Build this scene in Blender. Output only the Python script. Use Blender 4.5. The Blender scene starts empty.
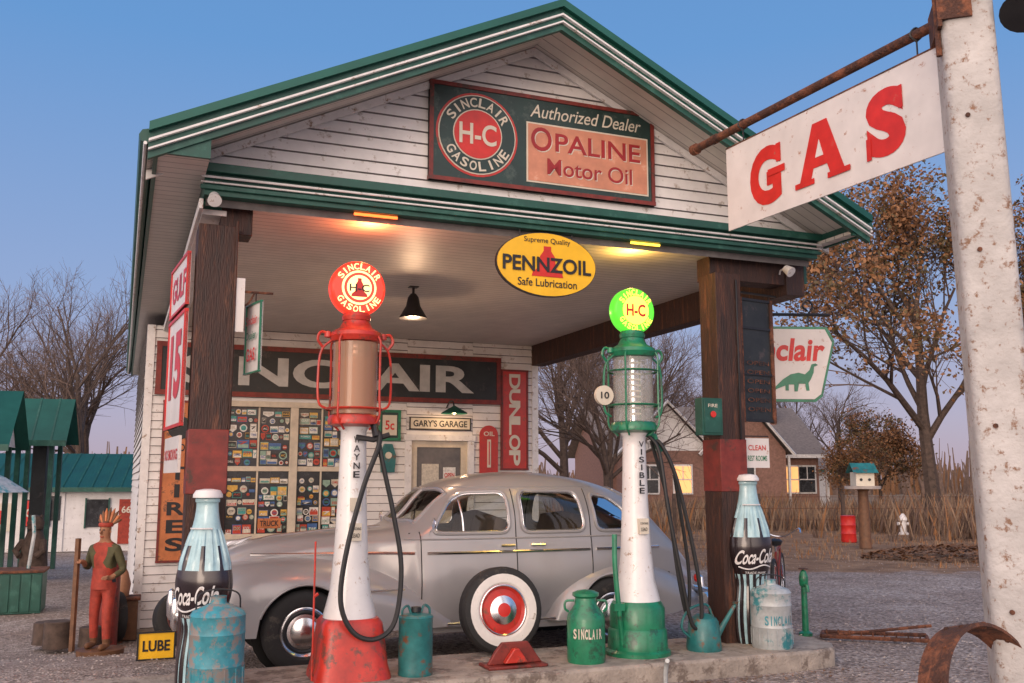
import bpy, math, random
from mathutils import Vector, Matrix, noise
R=random.Random(7)
sin,cos,pi,rad=math.sin,math.cos,math.pi,math.radians
PH=rad(22);CC,SS=cos(PH),sin(PH);OX,OY=-2.28,7.37
def W(a,b): return (OX+a*CC-b*SS, OY+a*SS+b*CC)
def LAB(X,Y): return (CC*(X-OX)+SS*(Y-OY), -SS*(X-OX)+CC*(Y-OY))
def sst(x,a,b):
    t=max(0,min(1,(x-a)/(b-a)));return t*t*(3-2*t)
def gz(X,Y):
    a,b=LAB(X,Y)
    return -.45*sst(b,1.2,6)*sst(-a,-3.2,.6)
# ---------------------------------------------------------------- materials
def mat(name,col,rough=.5,metal=0,var=.18,scale=6,bump=0,bscale=60,rust=None,ra=.0,rscale=5,emis=0,coat=0,stretch=None,spec=None):
    m=bpy.data.materials.new(name);m.use_nodes=True
    nt=m.node_tree;N=nt.nodes;L=nt.links;p=N['Principled BSDF']
    p.inputs['Roughness'].default_value=rough;p.inputs['Metallic'].default_value=metal
    if coat: p.inputs['Coat Weight'].default_value=coat;p.inputs['Coat Roughness'].default_value=.12
    if spec is not None: p.inputs['Specular IOR Level'].default_value=spec
    if emis:
        p.inputs['Base Color'].default_value=list(col)+[1]
        p.inputs['Emission Color'].default_value=list(col)+[1];p.inputs['Emission Strength'].default_value=emis
        return m
    tc=N.new('ShaderNodeTexCoord');mp=N.new('ShaderNodeMapping');L.new(tc.outputs['Object'],mp.inputs[0])
    if stretch: mp.inputs['Scale'].default_value=stretch
    n=N.new('ShaderNodeTexNoise');n.inputs['Scale'].default_value=scale;n.inputs['Detail'].default_value=3;n.inputs['Roughness'].default_value=.65
    L.new(mp.outputs[0],n.inputs['Vector'])
    r=N.new('ShaderNodeValToRGB');e=r.color_ramp.elements
    e[0].position=.3;e[1].position=.7
    e[0].color=[c*(1-var) for c in col]+[1];e[1].color=[min(1,c*(1+var*.6)) for c in col]+[1]
    L.new(n.outputs['Fac'],r.inputs[0]);out=r.outputs[0]
    if rust:
        n2=N.new('ShaderNodeTexNoise');n2.inputs['Scale'].default_value=rscale;n2.inputs['Detail'].default_value=5;n2.inputs['Roughness'].default_value=.75
        L.new(mp.outputs[0],n2.inputs['Vector'])
        r2=N.new('ShaderNodeValToRGB');q=r2.color_ramp.elements
        q[0].position=1-ra-.3-.04;q[1].position=1-ra-.3+.05
        L.new(n2.outputs['Fac'],r2.inputs[0])
        mx=N.new('ShaderNodeMix');mx.data_type='RGBA'
        L.new(r2.outputs[0],mx.inputs[0]);L.new(out,mx.inputs[6]);mx.inputs[7].default_value=list(rust)+[1]
        out=mx.outputs[2]
    L.new(out,p.inputs['Base Color'])
    rr=N.new('ShaderNodeMapRange');rr.inputs[3].default_value=max(.03,rough-.1);rr.inputs[4].default_value=min(1,rough+.12)
    L.new(n.outputs['Fac'],rr.inputs[0]);L.new(rr.outputs[0],p.inputs['Roughness'])
    if bump:
        n3=N.new('ShaderNodeTexNoise');n3.inputs['Scale'].default_value=bscale;n3.inputs['Detail'].default_value=2
        L.new(mp.outputs[0],n3.inputs['Vector'])
        b=N.new('ShaderNodeBump');b.inputs['Strength'].default_value=bump;b.inputs['Distance'].default_value=.02
        L.new(n3.outputs['Fac'],b.inputs['Height']);L.new(b.outputs[0],p.inputs['Normal'])
    return m
RUST=(.16,.06,.025)
M={}
M['siding']=mat('white_siding',(.76,.735,.71),.55,var=.12,scale=3,rust=(.42,.36,.31),ra=.08,rscale=7)
M['sshade']=mat('siding_painted_shade',(.16,.145,.14),.8,var=.3)  # dark colour paints in the shadow lines under the boards
M['white']=mat('white_paint',(.74,.72,.70),.45,var=.12,scale=8,rust=(.30,.2,.13),ra=.07,rscale=9)
M['pumpw']=mat('pump_white_enamel',(.76,.75,.735),.3,var=.08,scale=5,rust=(.36,.22,.13),ra=.07,rscale=14,coat=.3)
M['green']=mat('dark_green_paint',(.012,.085,.062),.45,var=.25,scale=5,rust=(.03,.12,.09),ra=.12)
M['roofg']=mat('green_metal_roof',(.012,.10,.075),.35,metal=.3,var=.2,scale=2)
M['brown']=mat('dark_timber',(.045,.018,.012),.6,var=.6,scale=4,bump=.5,bscale=18,stretch=(6,6,.7),rust=(.11,.04,.02),ra=.12,rscale=3)
M['dred']=mat('faded_red_metal',(.20,.028,.020),.5,var=.35,scale=12,rust=(.07,.03,.02),ra=.12)
M['red']=mat('red_enamel',(.50,.03,.02),.35,var=.2,scale=8,rust=(.2,.06,.03),ra=.08,rscale=9)
M['redl']=mat('red_lettering',(.60,.025,.018),.4,var=.2,rust=(.45,.12,.08),ra=.03,rscale=12)
M['redp']=mat('red_pump_paint',(.52,.035,.02),.38,var=.3,scale=7,rust=(.16,.05,.035),ra=.13,rscale=8,coat=.2)
M['greenp']=mat('green_pump_paint',(.012,.20,.095),.35,var=.3,scale=7,rust=(.02,.09,.05),ra=.13,rscale=8,coat=.3)
M['teal']=mat('teal_can_paint',(.02,.16,.16),.4,var=.35,scale=8,rust=RUST,ra=.12,rscale=7,coat=.2)
M['teal2']=mat('weathered_blue_can',(.05,.28,.34),.45,var=.3,scale=10,rust=(.25,.22,.2),ra=.18,rscale=9)
M['galv']=mat('galvanised_can',(.46,.49,.49),.45,metal=.2,var=.25,scale=9,rust=(.05,.25,.28),ra=.15,rscale=4)
M['black']=mat('black_paint',(.015,.015,.017),.45,var=.3)
M['blackm']=mat('dark_board',(.022,.026,.028),.5,var=.4,scale=4,rust=(.06,.05,.05),ra=.08)
M['rubber']=mat('tyre_rubber',(.022,.022,.022),.75,var=.3,scale=20,rust=(.07,.06,.05),ra=.08)
M['hose']=mat('rubber_hose',(.018,.018,.018),.5,var=.3,scale=20)
M['ww']=mat('whitewall',(.74,.71,.66),.6,var=.12,rust=(.4,.34,.28),ra=.06,rscale=12)
M['car']=mat('grey_car_paint',(.36,.355,.36),.32,metal=.15,var=.06,scale=2,coat=.5)
M['chrome']=mat('chrome',(.86,.86,.86),.2,metal=1,var=.06)
M['seam']=mat('door_gap',(.03,.03,.03),.8)
M['seat']=mat('car_upholstery',(.14,.10,.075),.8,var=.3)
M['cin']=mat('car_interior_dark',(.05,.045,.04),.8,var=.3)
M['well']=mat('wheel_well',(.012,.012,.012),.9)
M['cream']=mat('cream_lettering',(.66,.60,.48),.5,var=.1)
M['grey']=mat('grey_lettering',(.50,.49,.46),.5,var=.2)
M['salmon']=mat('salmon_panel',(.60,.25,.15),.5,var=.2,scale=5,rust=(.7,.4,.28),ra=.08)
M['dgsign']=mat('sign_dark_green',(.018,.045,.040),.45,var=.3,scale=4,rust=(.05,.08,.07),ra=.12)
M['mred']=mat('maroon_lettering',(.33,.015,.018),.45,var=.15)
M['yellow']=mat('yellow_sign',(.88,.50,.015),.4,var=.1,scale=4)
M['orange']=mat('orange_sign',(.55,.18,.06),.5,var=.35,scale=5,rust=(.15,.07,.04),ra=.12)
M['rust']=mat('rusty_iron',(.19,.07,.035),.85,var=.55,scale=14,bump=.6,bscale=60,rust=(.07,.03,.02),ra=.2)
M['pole']=mat('weathered_white_pole',(.49,.47,.45),.65,var=.25,scale=3,bump=.4,bscale=30,rust=(.22,.12,.07),ra=.105,rscale=13)
M['gaswhite']=mat('sign_white_enamel',(.71,.67,.635),.4,var=.12,scale=3,rust=(.38,.18,.10),ra=.05,rscale=13)
M['conc']=mat('concrete_kerb',(.36,.31,.26),.85,var=.3,scale=6,bump=.5,bscale=50,rust=(.17,.135,.11),ra=.15,rscale=4)
M['frame']=mat('tan_window_frame',(.62,.54,.42),.5,var=.2)
M['wglass']=mat('window_board',(.03,.032,.036),.25,var=.5,scale=5)
M['bark']=mat('bark',(.085,.058,.045),.9,var=.5,scale=9)
M['bark2']=mat('twig_bark',(.14,.095,.075),.9,var=.3,scale=3)
M['leaf1']=mat('brown_leaf',(.18,.085,.035),.7,var=.3,scale=1)
M['leaf2']=mat('olive_leaf',(.12,.085,.035),.7,var=.3,scale=1)
M['leaf3']=mat('russet_leaf',(.30,.14,.055),.7,var=.3,scale=1)
M['dry']=mat('dry_grass',(.27,.18,.115),.9,var=.4,scale=2)
M['dry2']=mat('dead_brush',(.15,.095,.07),.9,var=.4,scale=2)
M['brick']=mat('tan_brick',(.27,.15,.115),.85,var=.3,scale=9)
M['shing']=mat('shingle_roof',(.21,.18,.165),.9,var=.3,scale=9)
M['stone']=mat('gravel_stone',(.42,.365,.33),.9,var=.4,scale=3)
M['stone2']=mat('dark_stone',(.20,.17,.16),.9,var=.4,scale=3)
M['wood']=mat('carved_wood',(.16,.075,.035),.6,var=.4,scale=9)
M['olive']=mat('olive_cloth',(.085,.08,.035),.8,var=.3,scale=12)
M['redc']=mat('red_cloth',(.36,.045,.025),.7,var=.35,scale=12)
M['skin']=mat('carved_face',(.34,.16,.085),.6,var=.2,scale=12)
M['gred']=mat('globe_red',(1,.03,.015),.3,emis=1.6)
M['gwarm']=mat('globe_warm',(1,.66,.25),.3,emis=2.0)
M['ggreen']=mat('globe_green',(.08,.60,.03),.3,emis=1.2)
M['gyel']=mat('globe_yellow',(1,.70,.08),.3,emis=2.0)
M['nyel']=mat('glow_bar_yellow',(1,.60,.06),emis=3)
M['nr2']=mat('glow_bar_red',(1,.16,.03),emis=3)
M['wwin']=mat('added_window_glow',(1,.50,.18),emis=.9)  # warm glow added to some house panes
def glassmat(name,col,a):
    m=bpy.data.materials.new(name);m.use_nodes=True;nt=m.node_tree;N=nt.nodes;L=nt.links
    p=N['Principled BSDF'];p.inputs['Base Color'].default_value=list(col)+[1];p.inputs['Roughness'].default_value=.06
    tr=N.new('ShaderNodeBsdfTransparent');tr.inputs[0].default_value=[min(1,c*1.3+.35) for c in col]+[1]
    mx=N.new('ShaderNodeMixShader');mx.inputs[0].default_value=a
    L.new(tr.outputs[0],mx.inputs[1]);L.new(p.outputs[0],mx.inputs[2]);L.new(mx.outputs[0],N['Material Output'].inputs[0])
    return m
M['glA']=glassmat('amber_glass_cylinder',(.50,.31,.20),.55)
M['glB']=glassmat('clear_glass_cylinder',(.6,.6,.55),.35)
def paneglass(name):
    m=bpy.data.materials.new(name);m.use_nodes=True;nt=m.node_tree;N=nt.nodes;L=nt.links
    g=N.new('ShaderNodeBsdfGlossy');g.inputs['Roughness'].default_value=.04
    tr=N.new('ShaderNodeBsdfTransparent');tr.inputs[0].default_value=(.82,.84,.80,1)
    fr=N.new('ShaderNodeFresnel');fr.inputs[0].default_value=1.5
    mx=N.new('ShaderNodeMixShader');L.new(fr.outputs[0],mx.inputs[0])
    L.new(tr.outputs[0],mx.inputs[1]);L.new(g.outputs[0],mx.inputs[2]);L.new(mx.outputs[0],N['Material Output'].inputs[0])
    return m
M['cglass']=paneglass('car_glass')
M['dglass']=mat('door_glass',(.10,.085,.075),.12,var=.6,scale=3)
def plank(name,col,scale,axis):
    m=mat(name,col,.5,var=.12,scale=3);nt=m.node_tree;N=nt.nodes;L=nt.links
    tc=N.new('ShaderNodeTexCoord');sp=N.new('ShaderNodeSeparateXYZ');L.new(tc.outputs['Object'],sp.inputs[0])
    mu=N.new('ShaderNodeMath');mu.operation='MULTIPLY';mu.inputs[1].default_value=scale;L.new(sp.outputs[axis],mu.inputs[0])
    fr=N.new('ShaderNodeMath');fr.operation='FRACT';L.new(mu.outputs[0],fr.inputs[0])
    lt=N.new('ShaderNodeMath');lt.operation='LESS_THAN';lt.inputs[1].default_value=.09;L.new(fr.outputs[0],lt.inputs[0])
    p=N['Principled BSDF'];src=p.inputs['Base Color'].links[0].from_socket
    mx=N.new('ShaderNodeMix');mx.data_type='RGBA';L.new(lt.outputs[0],mx.inputs[0]);L.new(src,mx.inputs[6]);mx.inputs[7].default_value=[c*.45 for c in col]+[1]
    L.new(mx.outputs[2],p.inputs['Base Color'])
    return m
M['ceil']=plank('ceiling_boards',(.66,.60,.54),9,1)
M['soff']=plank('soffit_boards',(.66,.61,.55),8,1)
def sst_node(N,L,src,a,b):
    r=N.new('ShaderNodeMapRange');r.interpolation_type='SMOOTHSTEP';L.new(src,r.inputs[0]);r.inputs[1].default_value=a;r.inputs[2].default_value=b
    if a>b: r.inputs[1].default_value=b;r.inputs[2].default_value=a;r.inputs[3].default_value=1;r.inputs[4].default_value=0
    return r.outputs[0]
def groundmat():
    m=bpy.data.materials.new('ground_gravel_and_grass');m.use_nodes=True;nt=m.node_tree;N=nt.nodes;L=nt.links;p=N['Principled BSDF']
    tc=N.new('ShaderNodeTexCoord')
    def noi(s,d=4,r=.6):
        n=N.new('ShaderNodeTexNoise');n.inputs['Scale'].default_value=s;n.inputs['Detail'].default_value=d;n.inputs['Roughness'].default_value=r;L.new(tc.outputs['Object'],n.inputs[0]);return n
    def ramp(src,stops):
        r=N.new('ShaderNodeValToRGB');e=r.color_ramp.elements
        while len(e)<len(stops): e.new(.5)
        for i,(q,c) in enumerate(stops): e[i].position=q;e[i].color=list(c)+[1]
        L.new(src,r.inputs[0]);return r.outputs[0]
    def mix(f,a,b,mode='MIX'):
        x=N.new('ShaderNodeMix');x.data_type='RGBA';x.blend_type=mode
        if isinstance(f,float): x.inputs[0].default_value=f
        else: L.new(f,x.inputs[0])
        L.new(a,x.inputs[6]);L.new(b,x.inputs[7]);return x.outputs[2]
    vo=N.new('ShaderNodeTexVoronoi');vo.inputs['Scale'].default_value=36;L.new(tc.outputs['Object'],vo.inputs[0])
    sv=N.new('ShaderNodeSeparateColor');L.new(vo.outputs['Color'],sv.inputs[0])
    grav=ramp(sv.outputs[0],[(0,(.16,.13,.115)),(.4,(.34,.285,.25)),(.8,(.47,.40,.36)),(1,(.62,.55,.50))])
    big=ramp(noi(.5,5,.7).outputs['Fac'],[(.3,(.55,.47,.42)),(.62,(1,1,1))])
    grav=mix(1.0,grav,big,'MULTIPLY')
    dirt=ramp(noi(1.6,6,.75).outputs['Fac'],[(.3,(.12,.065,.035)),(.5,(.25,.145,.08)),(.68,(.34,.22,.13))])
    field=ramp(noi(.25,5,.7).outputs['Fac'],[(.3,(.15,.11,.06)),(.55,(.26,.18,.11)),(.7,(.34,.26,.17))])
    sp=N.new('ShaderNodeSeparateXYZ');L.new(tc.outputs['Object'],sp.inputs[0])
    def math_(op,a,b):
        q=N.new('ShaderNodeMath');q.operation=op
        for i,t in enumerate((a,b)):
            if isinstance(t,(int,float)): q.inputs[i].default_value=t
            else: L.new(t,q.inputs[i])
        return q.outputs[0]
    nb=noi(.6,6,.7)
    yy=math_('ADD',sp.outputs[1],math_('MULTIPLY',math_('SUBTRACT',nb.outputs['Fac'],.5),7))
    xs=math_('MULTIPLY',sst_node(N,L,sp.outputs[0],2.0,-3.0),12)
    yy2=math_('SUBTRACT',yy,xs)
    f1=sst_node(N,L,yy2,17.2,18.0);f2=sst_node(N,L,yy2,30,38)
    c=mix(f1,grav,dirt);c=mix(f2,c,field)
    L.new(c,p.inputs['Base Color']);p.inputs['Roughness'].default_value=.92
    b=N.new('ShaderNodeBump');b.inputs['Strength'].default_value=.8;b.inputs['Distance'].default_value=.03
    L.new(vo.outputs['Distance'],b.inputs['Height']);L.new(b.outputs[0],p.inputs['Normal'])
    return m
M['ground']=groundmat()
# ---------------------------------------------------------------- mesh builder
TXT={}
def textmesh(body,bold=.02):
    k=(body,bold)
    if k in TXT: return TXT[k]
    cu=bpy.data.curves.new('tmp','FONT');cu.body=body;cu.size=1;cu.offset=bold;cu.resolution_u=5
    ob=bpy.data.objects.new('tmp',cu);bpy.context.scene.collection.objects.link(ob)
    dg=bpy.context.evaluated_depsgraph_get();me=bpy.data.meshes.new_from_object(ob.evaluated_get(dg))
    vs=[v.co.copy() for v in me.vertices];fs=[tuple(p.vertices) for p in me.polygons]
    bpy.data.objects.remove(ob);bpy.data.curves.remove(cu);bpy.data.meshes.remove(me)
    x0=min(v.x for v in vs);x1=max(v.x for v in vs);y0=min(v.y for v in vs);y1=max(v.y for v in vs)
    TXT[k]=([((v.x-x0)/(x1-x0)-.5,(v.y-y0)/(y1-y0)-.5) for v in vs],fs,(x1-x0)/(y1-y0));return TXT[k]
class MB:
    def __init__(s): s.v=[];s.f=[];s.m=[];s.mats=[];s.T=None
    def add(s,vs,fs,m):
        if isinstance(m,str): m=M[m]
        o=len(s.v)
        if s.T is None: s.v+=[tuple(p) for p in vs]
        else: T=s.T;s.v+=[tuple(T@Vector(p)) for p in vs]
        s.f+=[tuple(i+o for i in f) for f in fs]
        if m not in s.mats: s.mats.append(m)
        s.m+=[s.mats.index(m)]*len(fs)
    def box(s,x0,x1,y0,y1,z0,z1,m):
        s.add([(x0,y0,z0),(x1,y0,z0),(x1,y1,z0),(x0,y1,z0),(x0,y0,z1),(x1,y0,z1),(x1,y1,z1),(x0,y1,z1)],
              [(0,3,2,1),(4,5,6,7),(0,1,5,4),(1,2,6,5),(2,3,7,6),(3,0,4,7)],m)
    def lathe(s,prof,m,seg=24,c=(0,0,0),sq=2,cap=True,axis='z'):
        vs=[];n=len(prof)
        for r,z in prof:
            for i in range(seg):
                t=2*pi*i/seg;cx,sx=cos(t),sin(t)
                if sq!=2:
                    k=(abs(cx)**sq+abs(sx)**sq)**(-1/sq);cx*=k;sx*=k
                if axis=='z': vs.append((c[0]+r*cx,c[1]+r*sx,c[2]+z))
                elif axis=='y': vs.append((c[0]+r*cx,c[1]+z,c[2]+r*sx))
                else: vs.append((c[0]+z,c[1]+r*cx,c[2]+r*sx))
        fs=[(j*seg+i,j*seg+(i+1)%seg,(j+1)*seg+(i+1)%seg,(j+1)*seg+i) for j in range(n-1) for i in range(seg)]
        if cap: fs+=[tuple(range(seg))[::-1],tuple((n-1)*seg+i for i in range(seg))]
        s.add(vs,fs,m)
    def tube(s,path,r,m,seg=8,cap=True):
        P=[Vector(p) for p in path];n=len(P);vs=[];up=Vector((.13,.21,1)).normalized();prev=None
        for i,p in enumerate(P):
            d=(P[min(i+1,n-1)]-P[max(i-1,0)])
            if d.length<1e-7: d=Vector((0,0,1))
            d.normalize()
            if prev is None:
                x=d.cross(up)
                if x.length<.05: x=d.cross(Vector((1,0,0)))
            else: x=prev-d*prev.dot(d)
            x.normalize();prev=x;y=d.cross(x);rr=r[i] if isinstance(r,(list,tuple)) else r
            for k in range(seg):
                t=2*pi*k/seg;vs.append(p+x*(rr*cos(t))+y*(rr*sin(t)))
        fs=[(j*seg+i,j*seg+(i+1)%seg,(j+1)*seg+(i+1)%seg,(j+1)*seg+i) for j in range(n-1) for i in range(seg)]
        if cap: fs+=[tuple(range(seg))[::-1],tuple((n-1)*seg+i for i in range(seg))]
        s.add(vs,fs,m)
    def poly(s,pts,y0,y1,m):
        n=len(pts)
        s.add([(x,y0,z) for x,z in pts]+[(x,y1,z) for x,z in pts],[tuple(range(n)),tuple(range(n,2*n))[::-1]]+[(i,i+n,(i+1)%n+n,(i+1)%n) for i in range(n)],m)
    def text(s,body,cx,cz,w,h,y,m,bold=.02,rot=0,shear=0):
        vs,fs,asp=textmesh(body,bold)
        if w is None: w=h*asp
        c_,s_=cos(rot),sin(rot)
        s.add([(cx+(vx*w+vz*h*shear)*c_-vz*h*s_,y,cz+vx*w*s_+vz*h*c_) for vx,vz in vs],fs,m)
    def arc(s,body,cx,cz,r,h,y,m,mid=pi/2,span=2.0,top=True,bold=.02):
        n=len(body)
        for i,ch in enumerate(body):
            if ch==' ': continue
            f=(i+.5)/n-.5
            if top: t=mid-f*span;ro=t-pi/2
            else: t=mid+f*span;ro=t+pi/2
            w=min(h*.9,span*r/n*.8)
            if ch in 'I1': w*=.3
            s.text(ch,cx+r*cos(t),cz+r*sin(t),w,h,y,m,bold,ro)
    def obj(s,name,parent=None,loc=(0,0,0),rz=0,ang=35,bev=0,rot=None):
        me=bpy.data.meshes.new(name);me.from_pydata(s.v,[],s.f)
        for m in s.mats: me.materials.append(m)
        me.polygons.foreach_set('material_index',s.m)
        me.polygons.foreach_set('use_smooth',[True]*len(s.f))
        me.update()
        try: me.set_sharp_from_angle(angle=rad(ang))
        except Exception: pass
        ob=bpy.data.objects.new(name,me);bpy.context.scene.collection.objects.link(ob)
        ob.location=loc;ob.rotation_euler=rot if rot else (0,0,rz)
        if parent: ob.parent=parent
        if bev:
            b=ob.modifiers.new('bevel','BEVEL');b.width=bev;b.segments=2;b.limit_method='ANGLE';b.angle_limit=rad(40)
        return ob
def empty(name,loc=(0,0,0),rz=0,rot=None):
    e=bpy.data.objects.new(name,None);e.location=loc;e.rotation_euler=rot if rot else (0,0,rz);e.empty_display_size=.1
    bpy.context.scene.collection.objects.link(e);return e
def LL(a,b,z=0): x,y=W(a,b);return (x,y,z)
def crom(P,n):
    out=[];P=[Vector(p) for p in P]
    Q=[P[0]*2-P[1]]+P+[P[-1]*2-P[-2]]
    for i in range(1,len(Q)-2):
        for k in range(n):
            t=k/n;p0,p1,p2,p3=Q[i-1],Q[i],Q[i+1],Q[i+2]
            out.append(.5*((2*p1)+(p2-p0)*t+(2*p0-5*p1+4*p2-p3)*t*t+(3*p1-p0-3*p2+p3)*t**3))
    out.append(P[-1]);return out
# ---------------------------------------------------------------- ground
def axis(lo,hi,fine0,fine1,step):
    xs=[];x=fine0
    while x<=fine1+1e-6: xs.append(x);x+=step
    g=step;x=fine1
    while x<hi: g*=1.35;x+=g;xs.append(x)
    g=step;x=fine0
    while x>lo: g*=1.35;x-=g;xs.insert(0,x)
    return xs
xs=axis(-1500,1500,-14,16,.4);ys=axis(-60,3000,2,24,.4)
mb=MB();nx=len(xs)
vs=[]
for y in ys:
    for x in xs:
        z=gz(x,y)+.012*noise.noise(Vector((x*.9,y*.9,0)))
        if y>24: z+=.15*noise.noise(Vector((x*.05,y*.05,3)))*min(1,(y-24)/20)
        vs.append((x,y,z-.01))
mb.add(vs,[(j*nx+i,j*nx+i+1,(j+1)*nx+i+1,(j+1)*nx+i) for j in range(len(ys)-1) for i in range(nx-1)],'ground')
mb.obj('ground')
mb=MB()
for i in range(9000):
    d=6+16*R.random()**1.6;az=R.uniform(-.62,.62);X=d*math.tan(az);Y=d
    a,b=LAB(X,Y)
    if -.95<b<.35 and -1<a<5.5: continue
    if b>6.3 and -.5<a<5.6: continue
    r=R.uniform(.006,.018)*(1.3 if R.random()<.06 else 1);z=gz(X,Y)
    p=[(X+r*R.uniform(.6,1.2),Y,z+r*.2),(X,Y+r*R.uniform(.6,1.2),z+r*.3),(X-r,Y,z+r*.25),(X,Y-r*R.uniform(.6,1.2),z+r*.2),(X+R.uniform(-.3,.3)*r,Y,z+r*R.uniform(.6,1.0)),]
    mb.add(p,[(0,1,4),(1,2,4),(2,3,4),(3,0,4)],'stone' if R.random()<.75 else 'stone2')
mb.obj('gravel',ang=10)
# scattered fallen leaves and weeds at the wall foot and kerb
mb=MB()
for i in range(900):
    if R.random()<.4: a=R.uniform(-.8,5.4);b=R.gauss(.45,.15)
    elif R.random()<.5: a=R.uniform(-.9,5.4);b=-.8-abs(R.gauss(0,.12))
    else: a=-.5-abs(R.gauss(0,.3));b=R.uniform(5.5,9)
    X,Y=W(a,b);z=gz(X,Y)+.006;s_=R.uniform(.012,.03);t=R.uniform(0,6.28)
    mb.add([(X+s_*cos(t),Y+s_*sin(t),z+R.random()*.012),(X-s_*.5*sin(t),Y+s_*.5*cos(t),z),(X-s_*cos(t),Y-s_*sin(t),z+R.random()*.01),(X+s_*.5*sin(t),Y-s_*.5*cos(t),z)],[(0,1,2,3)],R.choice(['leaf1','leaf3','dry']))
mb.obj('fallen_leaves')
# island
mb=MB()
out=[(-.9,-.72),(.9,-.735),(2.2,-.715),(3.6,-.73),(5.0,-.72),(5.25,-.66),(5.40,-.45),(5.43,-.2),(5.40,.05),(5.27,.24),(5.0,.3),(-.9,.3)]
n=len(out)
mb.add([(x,y,-.06) for x,y in out]+[(x,y,.15) for x,y in out],[tuple(range(n))[::-1],tuple(range(n,2*n))]+[(i,(i+1)%n,(i+1)%n+n,i+n) for i in range(n)],'conc')
mb.obj('concrete_pump_island',loc=LL(0,0),rz=PH,bev=.025)
# ---------------------------------------------------------------- station building
B=empty('gas_station_building',LL(0,0),PH)
CX=2.60;HE=3.15;ZE=4.06;ZA=5.58;SL=(ZA-ZE)/HE;BF=-.75;BB=15.
def clap(mb,fx0,fx1,z0,z1,y,pitch=.115,out=.018,m='siding'):
    z=z0
    while z<z1-1e-4:
        zt=min(z+pitch,z1)
        a0,b0=fx0(z),fx1(z);a1,b1=fx0(zt),fx1(zt)
        if b0-a0>.02:
            if b1<a1: a1=b1=(a1+b1)/2
            mb.add([(a0,y-out,z+.009),(b0,y-out,z+.009),(b1,y-.002,zt),(a1,y-.002,zt)],[(0,1,2,3)],m)
            mb.add([(a0,y-out,z+.009),(b0,y-out,z+.009),(a0,y-.001,z-.001),(b0,y-.001,z-.001)],[(2,3,1,0)],'sshade')
        z=zt
mb=MB()
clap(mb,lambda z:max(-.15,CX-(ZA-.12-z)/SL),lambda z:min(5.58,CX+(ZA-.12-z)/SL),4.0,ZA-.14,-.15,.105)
mb.add([(-.15,-.14,3.7),(5.58,-.14,3.7),(5.58,-.14,ZE),(CX,-.14,ZA-.1),(-.15,-.14,ZE)],[(0,1,2,3,4)],'sshade')
mb.obj('gable_wall',B)
mb=MB()
WL,WR,WB=-.40,5.48,6.4
def seg(a0,a1,z0,z1): clap(mb,lambda z:a0,lambda z:a1,z0,z1,WB)
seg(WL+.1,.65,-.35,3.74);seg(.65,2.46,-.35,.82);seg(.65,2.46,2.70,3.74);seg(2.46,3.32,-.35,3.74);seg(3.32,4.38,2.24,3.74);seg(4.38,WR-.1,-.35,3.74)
mb.box(WL,WR,WB+.01,WB+.05,-.6,.82,'siding');mb.box(WL,WR,WB+.12,WB+.16,.8,3.74,'wglass')
mb.box(WL-.005,WL+.1,WB-.03,WB+.1,-.35,3.74,'white');mb.box(WR-.1,WR+.005,WB-.03,WB+.1,-.35,3.74,'white')
mb.box(WL-.02,WR+.02,WB-.02,WB+.1,-.7,-.35,'conc')
z=-.35
while z<3.74:
    zt=min(z+.115,3.74)
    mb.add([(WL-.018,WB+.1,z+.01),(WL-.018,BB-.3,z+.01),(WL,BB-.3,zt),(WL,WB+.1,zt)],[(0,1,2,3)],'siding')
    mb.add([(WL-.018,WB+.1,z+.01),(WL-.018,BB-.3,z+.01),(WL,BB-.3,z),(WL,WB+.1,z)],[(0,1,2,3)],'sshade')
    mb.add([(WR+.018,WB+.1,z),(WR+.018,BB-.3,z),(WR,BB-.3,zt),(WR,WB+.1,zt)],[(0,1,2,3)],'siding')
    z=zt
mb.box(WL+.01,WR-.01,BB-.4,BB-.3,-.7,5.3,'siding')
mb.obj('walls',B)
mb=MB();mb.box(.0,5.4,-.05,WB+.1,3.745,3.80,'ceil');mb.obj('ceiling',B)
mb=MB()
T=.05
for sgn in(-1,1):
    x0=CX;x1=CX+sgn*(HE+.04)
    z0=ZA+.02;z1=ZE+.02-SL*.04
    mb.add([(x0,BF-.03,z0),(x1,BF-.03,z1),(x1,BB,z1),(x0,BB,z0),(x0,BF-.03,z0-T),(x1,BF-.03,z1-T),(x1,BB,z1-T),(x0,BB,z0-T)],[(0,1,2,3),(4,7,6,5),(0,4,5,1),(1,5,6,2),(2,6,7,3)],'roofg')
    yy=BF+.1
    while yy<BB:
        mb.add([(x0,yy,z0),(x1,yy,z1),(x1,yy+.03,z1),(x0,yy+.03,z0),(x0,yy,z0+.03),(x1,yy,z1+.03),(x1,yy+.03,z1+.03),(x0,yy+.03,z0+.03)],[(4,5,6,7),(0,1,5,4),(3,7,6,2),(1,2,6,5)],'roofg');yy+=.4
    mb.add([(x0,BF+.02,z0-.14),(x1,BF+.02,z1-.14),(x1,-.10,z1-.14),(x0,-.10,z0-.14)],[(0,1,2,3)],'soff')
    def rk(y0,y1,d0,d1,m):
        def P(x,dz,y): return (x,y,(ZA+.02 if x==x0 else z1)-dz)
        mb.add([P(x0,d0,y0),P(x1,d0,y0),P(x1,d1,y0),P(x0,d1,y0),P(x0,d0,y1),P(x1,d0,y1),P(x1,d1,y1),P(x0,d1,y1)],[(0,1,2,3),(4,7,6,5),(0,4,5,1),(3,2,6,7),(1,5,6,2)],m)
    rk(BF-.02,BF+.03,T,.24,'green')
    rk(BF-.055,BF-.02,.105,.122,'white');rk(BF-.055,BF-.02,.172,.186,'white')
    rk(BF-.07,BF-.03,-.015,.05,'roofg')
    rk(-.20,-.172,.15,.22,'white')
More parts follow.
